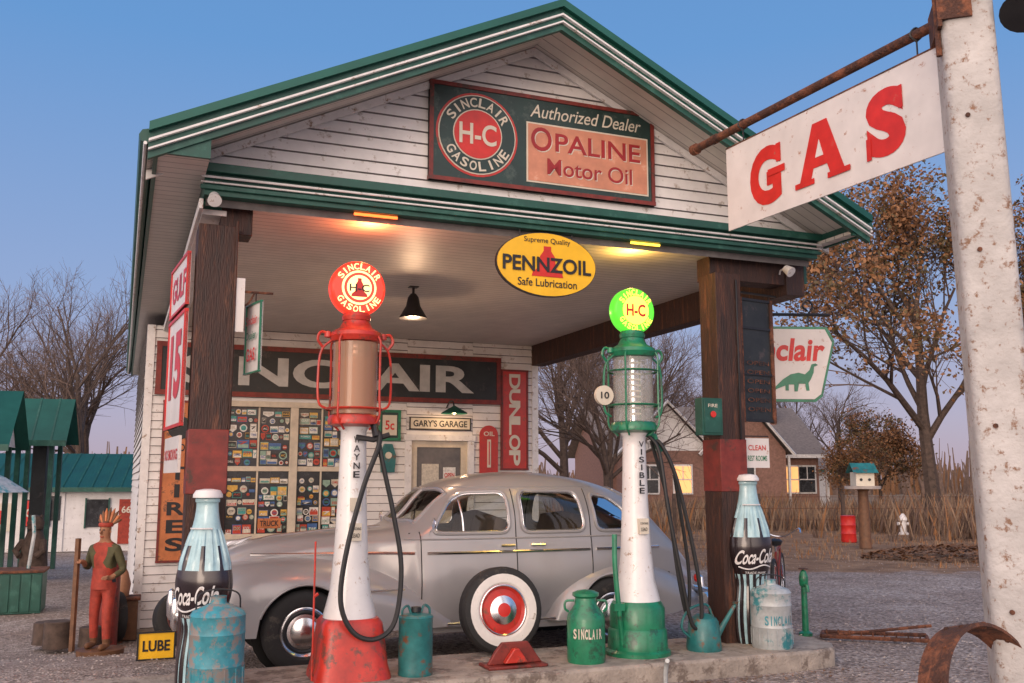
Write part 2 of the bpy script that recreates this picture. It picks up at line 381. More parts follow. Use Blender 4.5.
for sgn in(-1,1):
    xe=CX+sgn*HE;xi=-.17 if sgn<0 else 5.61
    a0,a1=min(xe,xi),max(xe,xi)
    mb.box(a0,a1,BF+.03,BB,3.90,3.93,'soff')
    mb.box(min(xe,xe-sgn*.03),max(xe,xe-sgn*.03),BF,BB,3.885,4.02,'green')
    mb.tube([(xe+sgn*.05,BF,3.99),(xe+sgn*.05,BB,3.99)],.055,'green',8)
    mb.tube([(xe+sgn*.06,BF-.03,3.93),(xe+sgn*.06,BB,3.93)],.013,'white',6)
    mb.box(a0,a1+.0,BF,BF+.03,3.88,4.05,'green')
    mb.box(a0+.02,a1,BF+.03,-.2,3.94,4.02,'green')
mb.obj('roof',B)
mb=MB()
mb.box(-.17,5.61,-.24,-.05,3.76,4.0,'green')
mb.box(-.20,5.64,-.30,-.24,3.93,4.0,'green')
mb.box(-.20,5.64,-.27,-.24,3.80,3.835,'green')
mb.tube([(-.2,-.275,3.895),(5.64,-.275,3.895)],.011,'white',6);mb.tube([(-.2,-.265,3.855),(5.64,-.265,3.855)],.009,'white',6)
mb.box(-.17,-.02,-.05,WB,3.70,3.90,'green');mb.box(-.20,-.17,-.2,WB+.0,3.66,3.74,'white');mb.box(-.17,0.02,-.05,WB,3.655,3.70,'white')
mb.box(5.38,5.60,-.04,WB,3.42,3.90,'brown')
mb.box(5.60,5.635,-.04,WB,3.55,3.89,'green')
mb.box(4.5,5.38,-.02,.2,3.52,3.742,'brown')
mb.box(-.02,.22,-.04,.2,3.52,3.742,'brown')
mb.obj('canopy_beams',B,bev=.006)
mb=MB()
for pa in(-.05,4.62):
    mb.box(pa-.14,pa+.14,-.14,.14,.1,3.56,'brown')
    mb.box(pa-.146,pa+.146,-.146,.146,1.50,1.98,'dred')
mb.tube([(.095,-.155,1.98),(.095,-.155,3.6)],.012,'brown',6);mb.tube([(4.70,-.155,1.98),(4.70,-.155,3.5)],.010,'black',6)
mb.obj('canopy_posts',B,bev=.008)
mb=MB()
mb.box(.63,2.48,WB-.05,WB+.1,2.64,2.72,'frame');mb.box(.60,2.51,WB-.07,WB+.1,.79,.86,'frame')
for a in(.63,1.59,2.40): mb.box(a,a+(.11 if a==1.59 else .08),WB-.045,WB+.1,.86,2.64,'frame')
for a0,a1 in((.71,1.59),(1.70,2.40)):
    mb.box(a0,a1,WB-.02,WB+.1,1.73,1.80,'frame')
    mb.box(a0,a1,WB+.02,WB+.03,.86,2.64,'wglass')
    am=(a0+a1)/2;mb.box(am-.012,am+.012,WB-.01,WB+.05,.86,2.64,'frame')
mb.obj('window',B,bev=.004)
pal=[('st_a',(.6,.55,.45)),('st_b',(.50,.06,.03)),('st_c',(.05,.30,.28)),('st_d',(.06,.14,.34)),('st_e',(.7,.42,.08)),('st_f',(.75,.73,.68)),('st_g',(.02,.02,.02)),('st_h',(.28,.42,.33)),('st_i',(.75,.72,.66))]
for k,c in pal: M[k]=mat('decal_'+k,c,.35,var=.3,scale=30)
mb=MB();words=['OIL','STP','GAS','MOBIL','66','FORD','AC','TEXAS','KOOL','ESSO','SHELL','TIRE','CAMEL','7','PURE','DX']
for a0,a1 in((.71,1.14),(1.16,1.59),(1.70,2.04),(2.06,2.40)):
    for z0,z1 in((.88,1.72),(1.81,2.63)):
        z=z0+.05
        while z<z1-.05:
            rowh=R.uniform(.07,.15)
            if z+rowh/2>z1: rowh=(z1-z)*1.8
            a=a0+.015+R.random()*.02
            while a<a1-.05:
                w=R.uniform(.05,.17);h=rowh*R.uniform(.75,1.02);cx=a+w/2
                if cx+w/2>a1-.008: w=a1-.01-a;cx=a+w/2
                if w<.03: break
                k=R.choice(pal)[0];y=WB+.014-R.random()*.004
                k2=R.choice(pal)[0];ty=R.random();zz=z+R.uniform(-.01,.01)
                if ty<.33:
                    r_=min(w,h)/2;mb.lathe([(r_,0),(r_,.002)],k,16,(cx,y,zz),axis='y');mb.lathe([(r_*.7,0),(r_*.7,.002)],k2,14,(cx,y-.003,zz),axis='y');mb.text(R.choice(words),cx,zz,r_*1.1,r_*.5,y-.006,R.choice(pal)[0])
                elif ty<.45:
                    mb.poly([(cx-w*.45,zz+h*.45),(cx-w*.45,zz-h*.1),(cx,zz-h*.5),(cx+w*.45,zz-h*.1),(cx+w*.45,zz+h*.45)],y,y+.002,k);mb.text(R.choice(words),cx,zz+h*.1,w*.7,h*.3,y-.003,k2)
                else:
                    mb.box(cx-w/2,cx+w/2,y,y+.002,zz-h/2,zz+h/2,k);mb.box(cx-w*.44,cx+w*.44,y-.003,y-.001,zz-h*.42,zz+h*(.42 if R.random()<.5 else .0),k2)
                    mb.text(R.choice(words),cx,zz+h*R.uniform(-.15,.2),w*.75,h*.36,y-.006,R.choice(pal)[0])
                a+=w+.008
            z+=rowh+.008
mb.box(1.18,1.50,WB-.0,WB+.004,.93,1.07,'orange');mb.text('TRUCK',1.34,1.0,.26,.08,WB-.003,'black')
mb.obj('window_decals',B)
mb=MB()
mb.box(3.30,3.40,WB-.045,WB+.1,-.35,2.2,'white');mb.box(4.30,4.40,WB-.045,WB+.1,-.35,2.2,'white');mb.box(3.28,4.42,WB-.055,WB+.1,2.2,2.29,'white')
mb.box(3.40,4.30,WB+.01,WB+.06,-.3,1.15,'frame');mb.box(3.40,3.50,WB+.01,WB+.06,1.15,2.2,'frame');mb.box(4.20,4.30,WB+.01,WB+.06,1.15,2.2,'frame');mb.box(3.5,4.2,WB+.01,WB+.06,2.1,2.2,'frame')
mb.box(3.5,4.2,WB+.03,WB+.04,1.15,2.1,'dglass')
mb.box(3.58,3.85,WB+.024,WB+.028,1.45,1.85,'st_a');mb.box(3.92,4.12,WB+.024,WB+.028,1.55,1.80,'st_f');mb.text('OPEN',4.02,1.68,.16,.07,WB+.021,'redl')
mb.obj('door',B,bev=.004)
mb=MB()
mb.tube([(1.0,-.19,3.745),(1.36,-.19,3.745)],.012,'nr2',8);mb.tube([(3.55,-.19,3.745),(3.85,-.19,3.745)],.012,'nyel',8)  # glowing bars stand in for the diffuse red and yellow glow
mb.obj('canopy_glow_bars',B)
# ---------------------------------------------------------------- signs on gable & wall
def board(mb,w,h,t,m,border=None,bw=.03,y0=0):
    mb.box(-w/2,w/2,y0-t,y0,-h/2,h/2,m)
    if border:
        for q in((-w/2,w/2,h/2-bw,h/2),(-w/2,w/2,-h/2,-h/2+bw)): mb.box(q[0]-.004,q[1]+.004,y0-t-.012,y0-.002,q[2],q[3],border)
        for q in((-w/2,-w/2+bw),(w/2-bw,w/2)): mb.box(q[0],q[1],y0-t-.011,y0-.002,-h/2+bw,h/2-bw,border)
def disc(mb,cx,cz,r,y,m,seg=40,t=.003): mb.lathe([(r,0),(r,t)],m,seg,(cx,y,cz),axis='y')
mb=MB();board(mb,2.18,.88,.04,'dgsign','dred',.035)
cx=-.66
disc(mb,cx,0,.375,-.044,'red');disc(mb,cx,0,.355,-.048,'cream');disc(mb,cx,0,.345,-.052,'dgsign');disc(mb,cx,0,.225,-.056,'cream');disc(mb,cx,0,.215,-.060,'redl')
mb.text('H-C',cx,0,.34,.19,-.064,'cream',.02)
mb.arc('SINCLAIR',cx,0,.285,.085,-.058,'cream',pi/2,2.3);mb.arc('GASOLINE',cx,0,.285,.085,-.058,'cream',-pi/2,2.3,False)
mb.text('Authorized Dealer',.40,.30,1.1,.12,-.044,'cream',.004,shear=.25)
mb.box(-.20,1.02,-.046,-.040,-.36,.19,'cream');mb.box(-.185,1.005,-.050,-.046,-.345,.175,'salmon')
for dx,dz,mm,yy in((.008,-.008,'cream',-.0525),(0,0,'mred',-.0545)):
    mb.text('PALINE',.505+dx,.03+dz,.86,.17,yy,mm,.015);mb.text('O',-.06+dx,.04+dz,.20,.22,yy,mm,.015)
    mb.text('Motor Oil',.42+dx,-.20+dz,.85,.15,yy,mm,.008)
mb.obj('motor_oil_dealer_sign',loc=LL(2.71,-.17,4.55),rz=PH)
mb=MB()
def oval(w,h,y,t,m):
    mb.poly([(w*cos(2*pi*i/48),h*sin(2*pi*i/48)) for i in range(48)],y,y+t,m)
oval(.475,.285,-.02,.04,'black');oval(.468,.278,-.025,.006,'yellow')
bell=[(-.13,-.10),(.13,-.10),(.12,-.06),(.07,-.02),(.06,.08),(.03,.13),(.03,.17),(-.03,.17),(-.03,.13),(-.06,.08),(-.07,-.02),(-.12,-.06)]
mb.poly([(x*1.15,z-.01) for x,z in bell],-.030,-.026,'redl');mb.text('PENNZOIL',0,-.005,.84,.135,-.034,'black',.025)
mb.text('Supreme Quality',0,.205,.44,.06,-.030,'black',.005);mb.text('Safe Lubrication',0,-.165,.56,.07,-.030,'black',.01)
mb.tube([(-.25,0,.24),(-.25,0,.33)],.006,'black',5);mb.tube([(.25,0,.24),(.25,0,.33)],.006,'black',5)
mb.obj('oval_lubrication_sign',loc=LL(2.70,-.2,3.46),rz=PH)
mb=MB();board(mb,5.1,.74,.04,'blackm','dred',.07)
mb.text('SINCLAIR',-.05,0,4.3,.42,-.045,'grey',.03)
mb.obj('station_name_sign',loc=LL(2.28,WB-.02,3.145),rz=PH)
mb=MB();board(mb,.46,1.58,.03,'red','dred',.03)
for i,ch in enumerate('DUNLOP'): mb.text(ch,0,.60-i*.24,.24,.19,-.034,'cream',.03,rot=-pi/2)
mb.obj('tyre_brand_sign',loc=LL(5.07,WB-.02,2.55),rz=PH)
mb=MB();board(mb,.46,2.2,.03,'orange','dred',.03)
mb.lathe([(.16,0),(.16,.004)],'blackm',24,(0,-.036,.72),axis='y')
mb.text('GOOD',0,.45,.3,.1,-.034,'black',.02)
for i,ch in enumerate('TIRES'): mb.text(ch,0,.10-i*.24,.24 if ch!='I' else .07,.18,-.034,'black',.03)
mb.obj('tires_sign',loc=LL(.08,WB-.02,1.6),rz=PH)
mb=MB();board(mb,.98,.19,.02,'cream','black',.015);mb.text("GARY'S GARAGE",0,0,.86,.10,-.024,'black',.02)
mb.obj('garage_name_sign',loc=LL(3.85,WB-.02,2.46),rz=PH)
mb=MB();mb.poly([(.15*cos(t),.22+.15*sin(t)) for t in [pi*i/12 for i in range(13)]]+[(-.15,-.37),(.15,-.37)],-.03,0,'red')
mb.box(-.03,.03,-.036,-.03,-.28,.15,'cream');mb.tube([(0,-.04,-.24),(0,-.04,.12)],.008,'redl',6)
mb.text('OIL',0,.24,.18,.07,-.034,'cream')
mb.obj('wall_thermometer',loc=LL(4.64,WB-.02,2.08),rz=PH)
mb=MB();board(mb,.34,.46,.03,'dgsign','greenp',.04);mb.box(-.11,.11,-.036,-.03,-.15,.15,'cream');mb.text('5c',0,0,.14,.14,-.039,'redl')
mb.obj('framed_wall_sign',loc=LL(3.05,WB-.02,2.42),rz=PH)
mb=MB();mb.poly([(-.1,-.2),(.1,-.2),(.12,.05),(.06,.22),(-.06,.22),(-.12,.05)],-.06,0,'teal');mb.lathe([(.05,0),(.05,.02)],'cream',12,(0,-.08,.05),axis='y')
mb.obj('wall_dispenser',loc=LL(3.03,WB-.02,1.92),rz=PH)
mb=MB();mb.tube(crom([(0,0,.05),(0,-.12,.12),(0,-.3,.12),(0,-.36,.02)],5),.012,'black',6)
mb.lathe([(.02,.05),(.05,.03),(.19,-.05),(.2,-.07)],'green',20,(0,-.37,0),cap=False);mb.lathe([(0.001,0),(.035,-.01),(.04,-.04),(.001,-.07)],'cream',12,(0,-.37,-.01),cap=False)
mb.obj('gooseneck_wall_lamp',loc=LL(3.95,WB-.03,2.66),rz=PH)
mb=MB();mb.tube([(0,0,0),(0,0,-.12)],.015,'black',6);mb.lathe([(.03,-.08),(.06,-.12),(.08,-.22),(.15,-.34),(.16,-.36)],'black',20,(0,0,0));mb.box(-.05,.05,-.05,.05,-.01,0,'black')
mb.obj('ceiling_lamp_shade',loc=LL(2.28,2.5,3.745),rz=PH)
# ---------------------------------------------------------------- left post signs
lb=math.atan2(.93,-.08)
def postsign(name,zc,h,build):
    mb=MB();build(mb,h)
    mb.obj(name,loc=LL(-.265,.42,zc),rz=PH+lb+pi)
def b1(mb,h): board(mb,.9,h,.02,'gaswhite','redl',.02);mb.text('GULF',0,0,.7,h*.5,-.024,'redl',.03)
def b2(mb,h): board(mb,.9,h,.02,'gaswhite','redl',.025);mb.text('15',0,.05,.6,h*.6,-.024,'redl',.05)
def b3(mb,h): board(mb,.8,h,.02,'gaswhite',None);mb.text('NO SMOKING',0,0,.7,h*.3,-.024,'redl',.02)
postsign('fuel_brand_sign',3.15,.42,b1);postsign('price_sign',2.46,.90,b2);postsign('notice_sign',1.80,.28,b3)
mb=MB();mb.tube([(0,0,.0),(.30,0,.0)],.01,'rust',6);mb.tube(crom([(0,0,-.12),(.10,0,-.1),(.16,0,0)],4),.008,'rust',6);mb.box(-.0,.08,-.03,-.02,-.32,.10,'gaswhite')
mb.T=Matrix.Translation((.17,0,-.36))@Matrix.Rotation(rad(-78),4,'Z')
board(mb,.34,.55,.012,'gaswhite','greenp',.012);mb.text('Sinclair',0,.14,.26,.07,-.03,'redl',.01);mb.text('Dealer',0,.02,.22,.06,-.03,'greenp',.01);mb.text('GAS',0,-.13,.2,.1,-.03,'redl')
mb.T=None;mb.tube([(.17,0,0),(.17,0,-.09)],.005,'black',5)
mb.obj('hanging_bracket_sign',loc=LL(.09,-.12,3.05),rz=PH)
def flood(name,loc,rot,m='white',k=.75):
    mb=MB();mb.lathe([(.02*k,.10*k),(.05*k,.08*k),(.065*k,.0),(.07*k,-.03*k)],m,16);mb.lathe([(.001,-.025*k),(.064*k,-.025*k)],'cream',16,cap=False)
    mb.tube([(0,0,.07),(0,.06,.12),(0,.10,.12)],.009,m,6)
    mb.obj(name,loc=loc,rot=rot)
flood('floodlight',LL(-.10,-.34,3.70),(rad(-50),0,PH))
flood('floodlight.001',LL(5.30,-.20,3.62),(rad(-50),rad(-20),PH))
mb=MB();mb.box(-.11,.11,-.12,.0,-.17,.17,'green');mb.box(-.09,.09,-.128,-.12,-.15,.15,'green');mb.lathe([(.03,0),(.03,.01)],'redl',16,(0,-.14,.02),axis='y');mb.text('FIRE',0,.10,.1,.03,-.131,'cream',.01);mb.box(.10,.12,-.09,-.03,-.03,.05,'chrome')
mb.obj('wall_mounted_green_box',loc=LL(4.35,-.10,2.18),rz=PH,bev=.012)
mb=MB();mb.tube([(-.1,0,.66),(.55,0,.66)],.012,'black',6)
mb.tube([(.05,0,.66),(.05,0,.6)],.004,'black',4);mb.tube([(.45,0,.66),(.45,0,.6)],.004,'black',4)
mb.box(.03,.47,-.01,.01,-.6,.6,'blackm')
for q in((.03,.05),(.45,.47)): mb.box(q[0]-.01,q[1]+.01,-.025,.025,-.61,.61,'rust')
for q in(-.6,-.15,.3,.58): mb.box(.05,.45,-.022,.022,q,q+.025,'black')
for i in range(6): mb.text('OPEN',.25,-.48+i*.09,.3,.04,-.024,'rust',0)
mb.obj('rusted_hanging_sign',loc=LL(4.80,0,2.76),rz=PH+rad(10))
mb=MB();board(mb,.28,.28,.01,'gaswhite',None);mb.text('CLEAN',0,.05,.2,.05,-.014,'redl',.01);mb.text('REST ROOMS',0,-.05,.22,.05,-.014,'greenp',.01);mb.tube([(-.14,0,.16),(.14,0,.16)],.006,'black',5)
mb.obj('small_hanging_sign',loc=LL(4.98,0,1.86),rz=PH)
mb=MB()
sh=[(-.50,.42),(.50,.42),(.58,.26),(.42,-.36),(.34,-.42),(-.34,-.42),(-.42,-.36),(-.58,.26)]
mb.poly(sh,-.03,.03,'greenp');mb.poly([(x*.945,z*.93) for x,z in sh],-.036,-.03,'gaswhite');mb.poly([(x*.945,z*.93) for x,z in sh],.03,.036,'gaswhite')
mb.text('Sinclair',.0,.16,.92,.26,-.04,'redl',.03,shear=.15)
dino=[(-.30,-.22),(-.20,-.13),(-.10,-.07),(.0,-.05),(.08,-.07),(.14,-.02),(.17,.05),(.22,.06),(.25,.04),(.20,.02),(.19,-.05),(.15,-.13),(.12,-.17),(.13,-.26),(.09,-.26),(.08,-.18),(.0,-.18),(-.02,-.27),(-.06,-.27),(-.06,-.19),(-.13,-.19),(-.13,-.26),(-.17,-.26),(-.17,-.20),(-.22,-.22),(-.30,-.25)]
mb.poly([(x*.9+.15,z*.95-.05) for x,z in dino],-.042,-.037,'greenp')
mb.tube([(-.6,0,.56),(.55,0,.56)],.018,'black',6);mb.tube([(-.3,0,.56),(-.3,0,.4)],.008,'black',4);mb.tube([(.3,0,.56),(.3,0,.4)],.008,'black',4)
mb.tube(crom([(.3,0,.56),(.36,0,.66),(.30,0,.73),(.24,0,.66),(.3,0,.6)],4),.012,'black',5)
mb.obj('dinosaur_logo_sign',loc=(3.02,10.6,2.88),rz=rad(4))
# ---------------------------------------------------------------- GAS sign and pole
gl=Vector((1.745,7.48));gr=Vector((2.64,5.60));gd=(gr-gl);grz=math.atan2(gd.y,gd.x);gc=(gl+gr)/2;gw=gd.length
mb=MB();board(mb,gw,.68,.012,'gaswhite')
mb.box(-gw/2-.003,gw/2+.003,-.016,.004,.335,.345,'rust')
def serifbar(x,z,w,h,y=-.018): mb.box(x-w/2,x+w/2,y,y+.003,z-h/2,z+h/2,'redl')
k=.88;H=.52*k
mb.text('G',-.66*k,-.02,.40*k,H,-.016,'redl',.05);mb.box(-.51*k,-.455*k,-.020,-.017,.06*k,.22*k,'redl');mb.box(-.62*k,-.41*k,-.021,-.018,-.04*k,.02*k,'redl')
mb.poly([(x*k,z*k) for x,z in [(-.25,-.25),(-.07,.24),(.09,.24),(.27,-.25),(.12,-.25),(.075,-.13),(-.08,-.13),(-.12,-.25)]],-.018,-.015,'redl')
mb.poly([(x*k,z*k) for x,z in [(-.048,-.05),(.042,-.05),(.0,.09)]],-.0215,-.0185,'gaswhite')
serifbar(-.18*k,-.235*k,.22*k,.045*k,-.022);serifbar(.20*k,-.235*k,.24*k,.045*k,-.022)
mb.text('S',.68*k,-.0,.37*k,H,-.016,'redl',.06);mb.box(.49*k,.535*k,-.021,-.018,-.25*k,-.08*k,'redl');mb.box(.81*k,.85*k,-.021,-.018,.06*k,.23*k,'redl')
mb.obj('gas_sign',loc=(gc.x,gc.y,3.915),rz=grz)
mb=MB()
P0=Vector((1.56,7.94,4.41));P1=Vector((2.74,5.42,4.41))
mb.tube([P0,P0.lerp(P1,.3),P0.lerp(P1,.7),P1],.034,'rust',12);mb.tube([P0,P0.lerp(P1,.02)],.048,'rust',12);mb.tube([P0.lerp(P1,.1),P0.lerp(P1,.12)],.04,'rust',12)
for t in(.24,.86):
    q=P0.lerp(P1,t);mb.tube([(q.x,q.y,4.41),(q.x,q.y,4.24)],.006,'black',5)
    mb.tube(crom([q+Vector((0,0,-.045)),q+Vector((.04,0,0)),q+Vector((0,0,.045)),q+Vector((-.04,0,0)),q+Vector((0,0,-.045))],4),.008,'black',5)
mb.obj('sign_hanger_pipe')
mb=MB()
mb.lathe([(.150,-.1),(.150,3),(.148,5.4)],'pole',40,sq=7)
mb.box(-.17,-.145,-.165,.165,4.26,4.46,'rust');mb.box(-.17,.02,-.168,-.150,4.30,4.46,'rust')
mb.tube([(-.165,-.10,4.1),(-.165,-.10,5.2)],.018,'rust',6)
for z in(.9,1.9,2.9,3.7): mb.tube([(-.05,-.16,z),(-.05,-.145,z)],.014,'rust',8)
mb.obj('sign_pole',loc=(2.79,5.44,0),rot=(0,rad(-.9),rad(-16)),ang=50)
mb=MB();mb.lathe([(.03,.14),(.08,.1),(.12,.0),(.13,-.02)],'black',20);mb.lathe([(.001,0),(.12,0)],'cream',20,cap=False);mb.tube(crom([(0,0,.12),(0,.05,.24),(0,.2,.22)],4),.015,'black',6)
mb.obj('pole_floodlight',loc=(2.95,5.2,4.28),rot=(rad(-30),rad(25),0))
# ---------------------------------------------------------------- pumps
def pump(name,a,b,kind):
    body='redp' if kind==0 else 'greenp';glass='glA' if kind==0 else 'glB'
    E=empty(name,LL(a,b,.15),PH)
    mb=MB()
    if kind==0:
        mb.lathe([(.29,0),(.285,.03),(.265,.10),(.235,.34),(.225,.40),(.20,.43)],body,40,sq=5)
    else:
        mb.lathe([(.28,0),(.28,.03),(.255,.05),(.25,.20),(.235,.22),(.235,.38),(.22,.41),(.20,.44)],body,36)
    mb.obj('base',E)
    mb=MB();mb.lathe([(.20,.43),(.195,.46),(.155,.62),(.13,.9),(.112,1.3),(.10,1.75),(.10,1.83),(.12,1.86)],'pumpw',32)
    mb.box(-.045,.045,-.15,-.10,1.0,1.13,'cream')
    if kind==0: mb.box(-.04,.04,-.142,-.10,1.22,1.32,'cream')
    wd_='WAYNE' if kind==0 else 'VISIBLE'
    for i,ch in enumerate(wd_): mb.text(ch,0,1.76-i*.066,(.05 if ch!='I' else .014),.05,-.128,'black',.02)
    mb.text('CONTAINS',0,1.09,.075,.02,-.154,'black',.01);mb.text('LEAD',0,1.04,.06,.03,-.154,'black',.01)
    mb.obj('column',E)
    mb=MB()
    mb.lathe([(.12,1.86),(.20,1.88),(.205,1.92),(.19,1.95),(.15,1.96)],body,28)
    mb.lathe([(.15,2.52),(.19,2.53),(.21,2.57),(.20,2.60),(.13,2.64),(.10,2.70),(.10,2.72)],body,28)
    for i in range(4):
        t=pi/4+i*pi/2;r=.225
        mb.tube(crom([(.14*cos(t),.14*sin(t),1.84),(r*cos(t),r*sin(t),1.93),(r*cos(t),r*sin(t),2.1),(r*cos(t),r*sin(t),2.4),(r*cos(t),r*sin(t),2.53),(.16*cos(t),.16*sin(t),2.60)],4),.009,body,8)
    for z in((2.0,) if kind==0 else (2.10,2.40)): mb.lathe([(.222,-.009),(.234,0),(.222,.009),(.214,0)],body,28,(0,0,z),cap=False)
    for sx in(-1,1):
        mb.tube(crom([(sx*.22,0,2.0),(sx*.28,0,2.05),(sx*.29,0,2.25),(sx*.27,0,2.45),(sx*.19,0,2.54)],4),.010,body,6)
        mb.tube(crom([(sx*.18,0,2.56),(sx*.27,0,2.60),(sx*.30,0,2.54),(sx*.26,0,2.48)],4),.012,body,6)
        mb.lathe([(.001,-.03),(.03,-.02),(.03,.02),(.001,.03)],body,12,(sx*.22,0,2.58))
    mb.obj('head_frame',E)
    mb=MB();mb.lathe([(.175,1.96),(.175,2.52)],glass,32,cap=False);mb.obj('glass_cylinder',E)
    mb=MB()
    mb.tube([(0,0,1.95),(0,0,2.53)],.03,'chrome',10)
    for i in range(10):
        z=2.02+i*.05;mb.box(-.05,.05,-.05,-.04,z,z+.015,'cream');mb.text(str(10-i),.075,z+.01,.03,.03,-.06,'black',.01)
    if kind==0: mb.lathe([(.145,1.97),(.145,2.40)],M['glA'],24)
    mb.obj('gauge',E)
    mb=MB();g1,g2=('gred','gwarm') if kind==0 else ('ggreen','gyel');gr_=.215 if kind==0 else .20;zc=2.72+gr_+.02
    mb.lathe([(.11,2.70),(.115,2.73),(.10,2.76)],body,24)
    mb.lathe([(.001,-.065),(gr_*.6,-.070),(gr_*.92,-.065),(gr_,-.05),(gr_+.006,-.03),(gr_+.006,.03),(gr_,.05),(gr_*.92,.065),(gr_*.6,.070),(.001,.065)],g1,40,(0,0,zc),axis='y')
    disc(mb,0,zc,gr_*.64,-.078,g2)
    if kind==0:
        disc(mb,0,zc,gr_*.56,-.082,'gred');disc(mb,0,zc,gr_*.46,-.086,'gwarm');mb.poly([(x*.5,z*.55+zc-.02) for x,z in bell],-.091,-.088,'redl')
        mb.text('H-C',0,zc-.005,.16,.06,-.095,'black',.02)
        mb.arc('SINCLAIR',0,zc,gr_*.80,.05,-.076,'gwarm',pi/2,2.3);mb.arc('GASOLINE',0,zc,gr_*.80,.05,-.076,'gwarm',-pi/2,2.3,False)
    else:
        mb.text('H-C',0,zc,.19,.11,-.082,'redl',.03)
        mb.arc('SINCLAIR',0,zc,gr_*.80,.05,-.076,'gyel',pi/2,2.3);mb.arc('GASOLINE',0,zc,gr_*.80,.05,-.076,'gyel',-pi/2,2.3,False)
    mb.obj('lit_globe',E)
    mb=MB()
    if kind==0:
        P=[(.13,-.1,1.86),(.16,-.2,1.75),(.03,-.24,1.4),(-.09,-.27,.95),(-.13,-.28,.58),(-.04,-.30,.36),(.13,-.30,.30),(.28,-.28,.42),(.33,-.25,.8),(.27,-.22,1.2),(.18,-.2,1.6),(.15,-.16,1.80)]
        mb.tube(crom(P,6),.019,'hose',8);mb.tube([(.12,0,1.9),(.13,-.12,1.88),(.14,-.17,1.78)],.03,'black',8)
        mb.tube([(.0,-.1,1.78),(.12,-.16,1.76),(.24,-.18,1.80)],.022,'black',8)
        mb.tube([(-.29,-.1,.0),(-.29,-.1,1.0)],.008,'redp',6);mb.tube([(-.29,-.1,.6),(-.26,-.1,.62)],.012,'redp',6)
    else:
        P=[(.13,0,1.86),(.22,-.05,1.7),(.27,-.1,1.2),(.36,-.12,.7),(.46,-.12,.25),(.55,-.12,.22),(.56,-.12,.5),(.48,-.1,1.0),(.36,-.08,1.5),(.25,-.04,1.76),(.2,0,1.8)]
        mb.tube(crom(P,6),.018,'hose',8);mb.tube(crom([(.2,.05,1.8),(.33,.02,1.3),(.42,0,.6),(.50,0,.3),(.52,0,.7),(.40,0,1.5)],6),.016,'hose',8)
        mb.tube([(.1,0,1.86),(.2,0,1.84),(.26,0,1.7)],.028,'greenp',8)
        mb.tube(crom([(-.21,-.12,.1),(-.25,-.14,.4),(-.27,-.12,.75),(-.26,-.1,1.0)],4),.022,'greenp',8);mb.box(-.30,-.2,-.16,-.1,.38,.44,'greenp')
        mb.lathe([(.001,-.02),(.085,-.02),(.085,.02),(.001,.02)],'cream',24,(-.30,-.02,2.18),axis='y');mb.text('10',-.30,2.18,.08,.06,-.045,'black',.02)
    mb.obj('hoses',E)
pump('vintage_gas_pump',1.02,-.27,0)
pump('vintage_gas_pump.001',3.50,-.27,1)
# ---------------------------------------------------------------- soda bottles
M['cola']=mat('bottle_cola_black',(.02,.012,.014),.2,var=.3,coat=.6)
M['bglass']=mat('bottle_aqua_glass',(.36,.56,.60),.2,var=.2,scale=9,coat=.5)
def bottle(name,a,b,z,rz=0):
    mb=MB();sg=48
    pr=[(.135,0),(.15,.03),(.165,.10),(.175,.22),(.17,.36),(.150,.50),(.146,.56),(.160,.64),(.190,.74),(.208,.84),(.205,.93),(.175,1.06),(.135,1.18),(.10,1.29),(.085,1.38),(.082,1.44),(.09,1.445),(.09,1.47),(.078,1.475)]
    P=[Vector((r,z_,0)) for r,z_ in pr];Q=crom(P,3)
    vs=[]
    for q in Q:
        r,zz=q.x,q.y
        fl=(.006 if zz<.60 or .98<zz<1.25 else 0)
        for i in range(sg*2):
            t=2*pi*i/(sg*2);rr=r+fl*(1 if (i//3)%2 else -1);vs.append((rr*cos(t),rr*sin(t)*.75,zz))
    n=sg*2;fA=[];fB=[]
    for j in range(len(Q)-1):
        for i in range(n):
            f=(j*n+i,j*n+(i+1)%n,(j+1)*n+(i+1)%n,(j+1)*n+i)
            zz=Q[j].y;rib=(i//3)%4
            if zz>1.20: fB.append(f)
            elif .62<zz<.94: fA.append(f)
            elif zz>.94: (fB if rib in(0,2,3) or zz>1.12 else fA).append(f)
            else: (fB if rib in(0,2) else fA).append(f)
    mb.add(vs,fA,'cola');mb.add(vs,fB,'bglass')
    mb.lathe([(.088,1.475),(.105,1.478),(.104,1.50),(.085,1.53),(.03,1.54),(.001,1.54)],'white',28,cap=False)
    def onb(x,z_,o=.004):
        for k in range(len(Q)-1):
            if Q[k].y<=z_<=Q[k+1].y+1e-6:
                t=(z_-Q[k].y)/max(1e-6,Q[k+1].y-Q[k].y);r=Q[k].x+(Q[k+1].x-Q[k].x)*t;break
        else: r=.19
        r+=o;x=max(-r*.97,min(r*.97,x));return (x,-.75*math.sqrt(r*r-x*x)-o,z_)
    t,fs,_=textmesh('Coca-Cola',.02)
    mb.add([onb((vx*.35+vz*.03),.80+vz*.13+vx*.02) for vx,vz in t],fs,'white')
    sw=[onb(x,.705+.018*sin(x*22)) for x in [(-.15+.30*i/20) for i in range(21)]]
    mb.tube(sw,.006,'white',5)
    t,fs,_=textmesh('TRADE MARK',.0);mb.add([onb(vx*.2,.655+vz*.02) for vx,vz in t],fs,'white')
    mb.tube([onb(x,1.26,.008) for x in [(-.085+.17*i/10) for i in range(11)]],.006,'white',5)
    mb.obj(name,loc=LL(a,b,z),rz=PH+rz)
bottle('giant_soda_bottle',-.05,-.33,.0,rad(-34));bottle('giant_soda_bottle.001',4.75,-.16,.12,rad(-12))
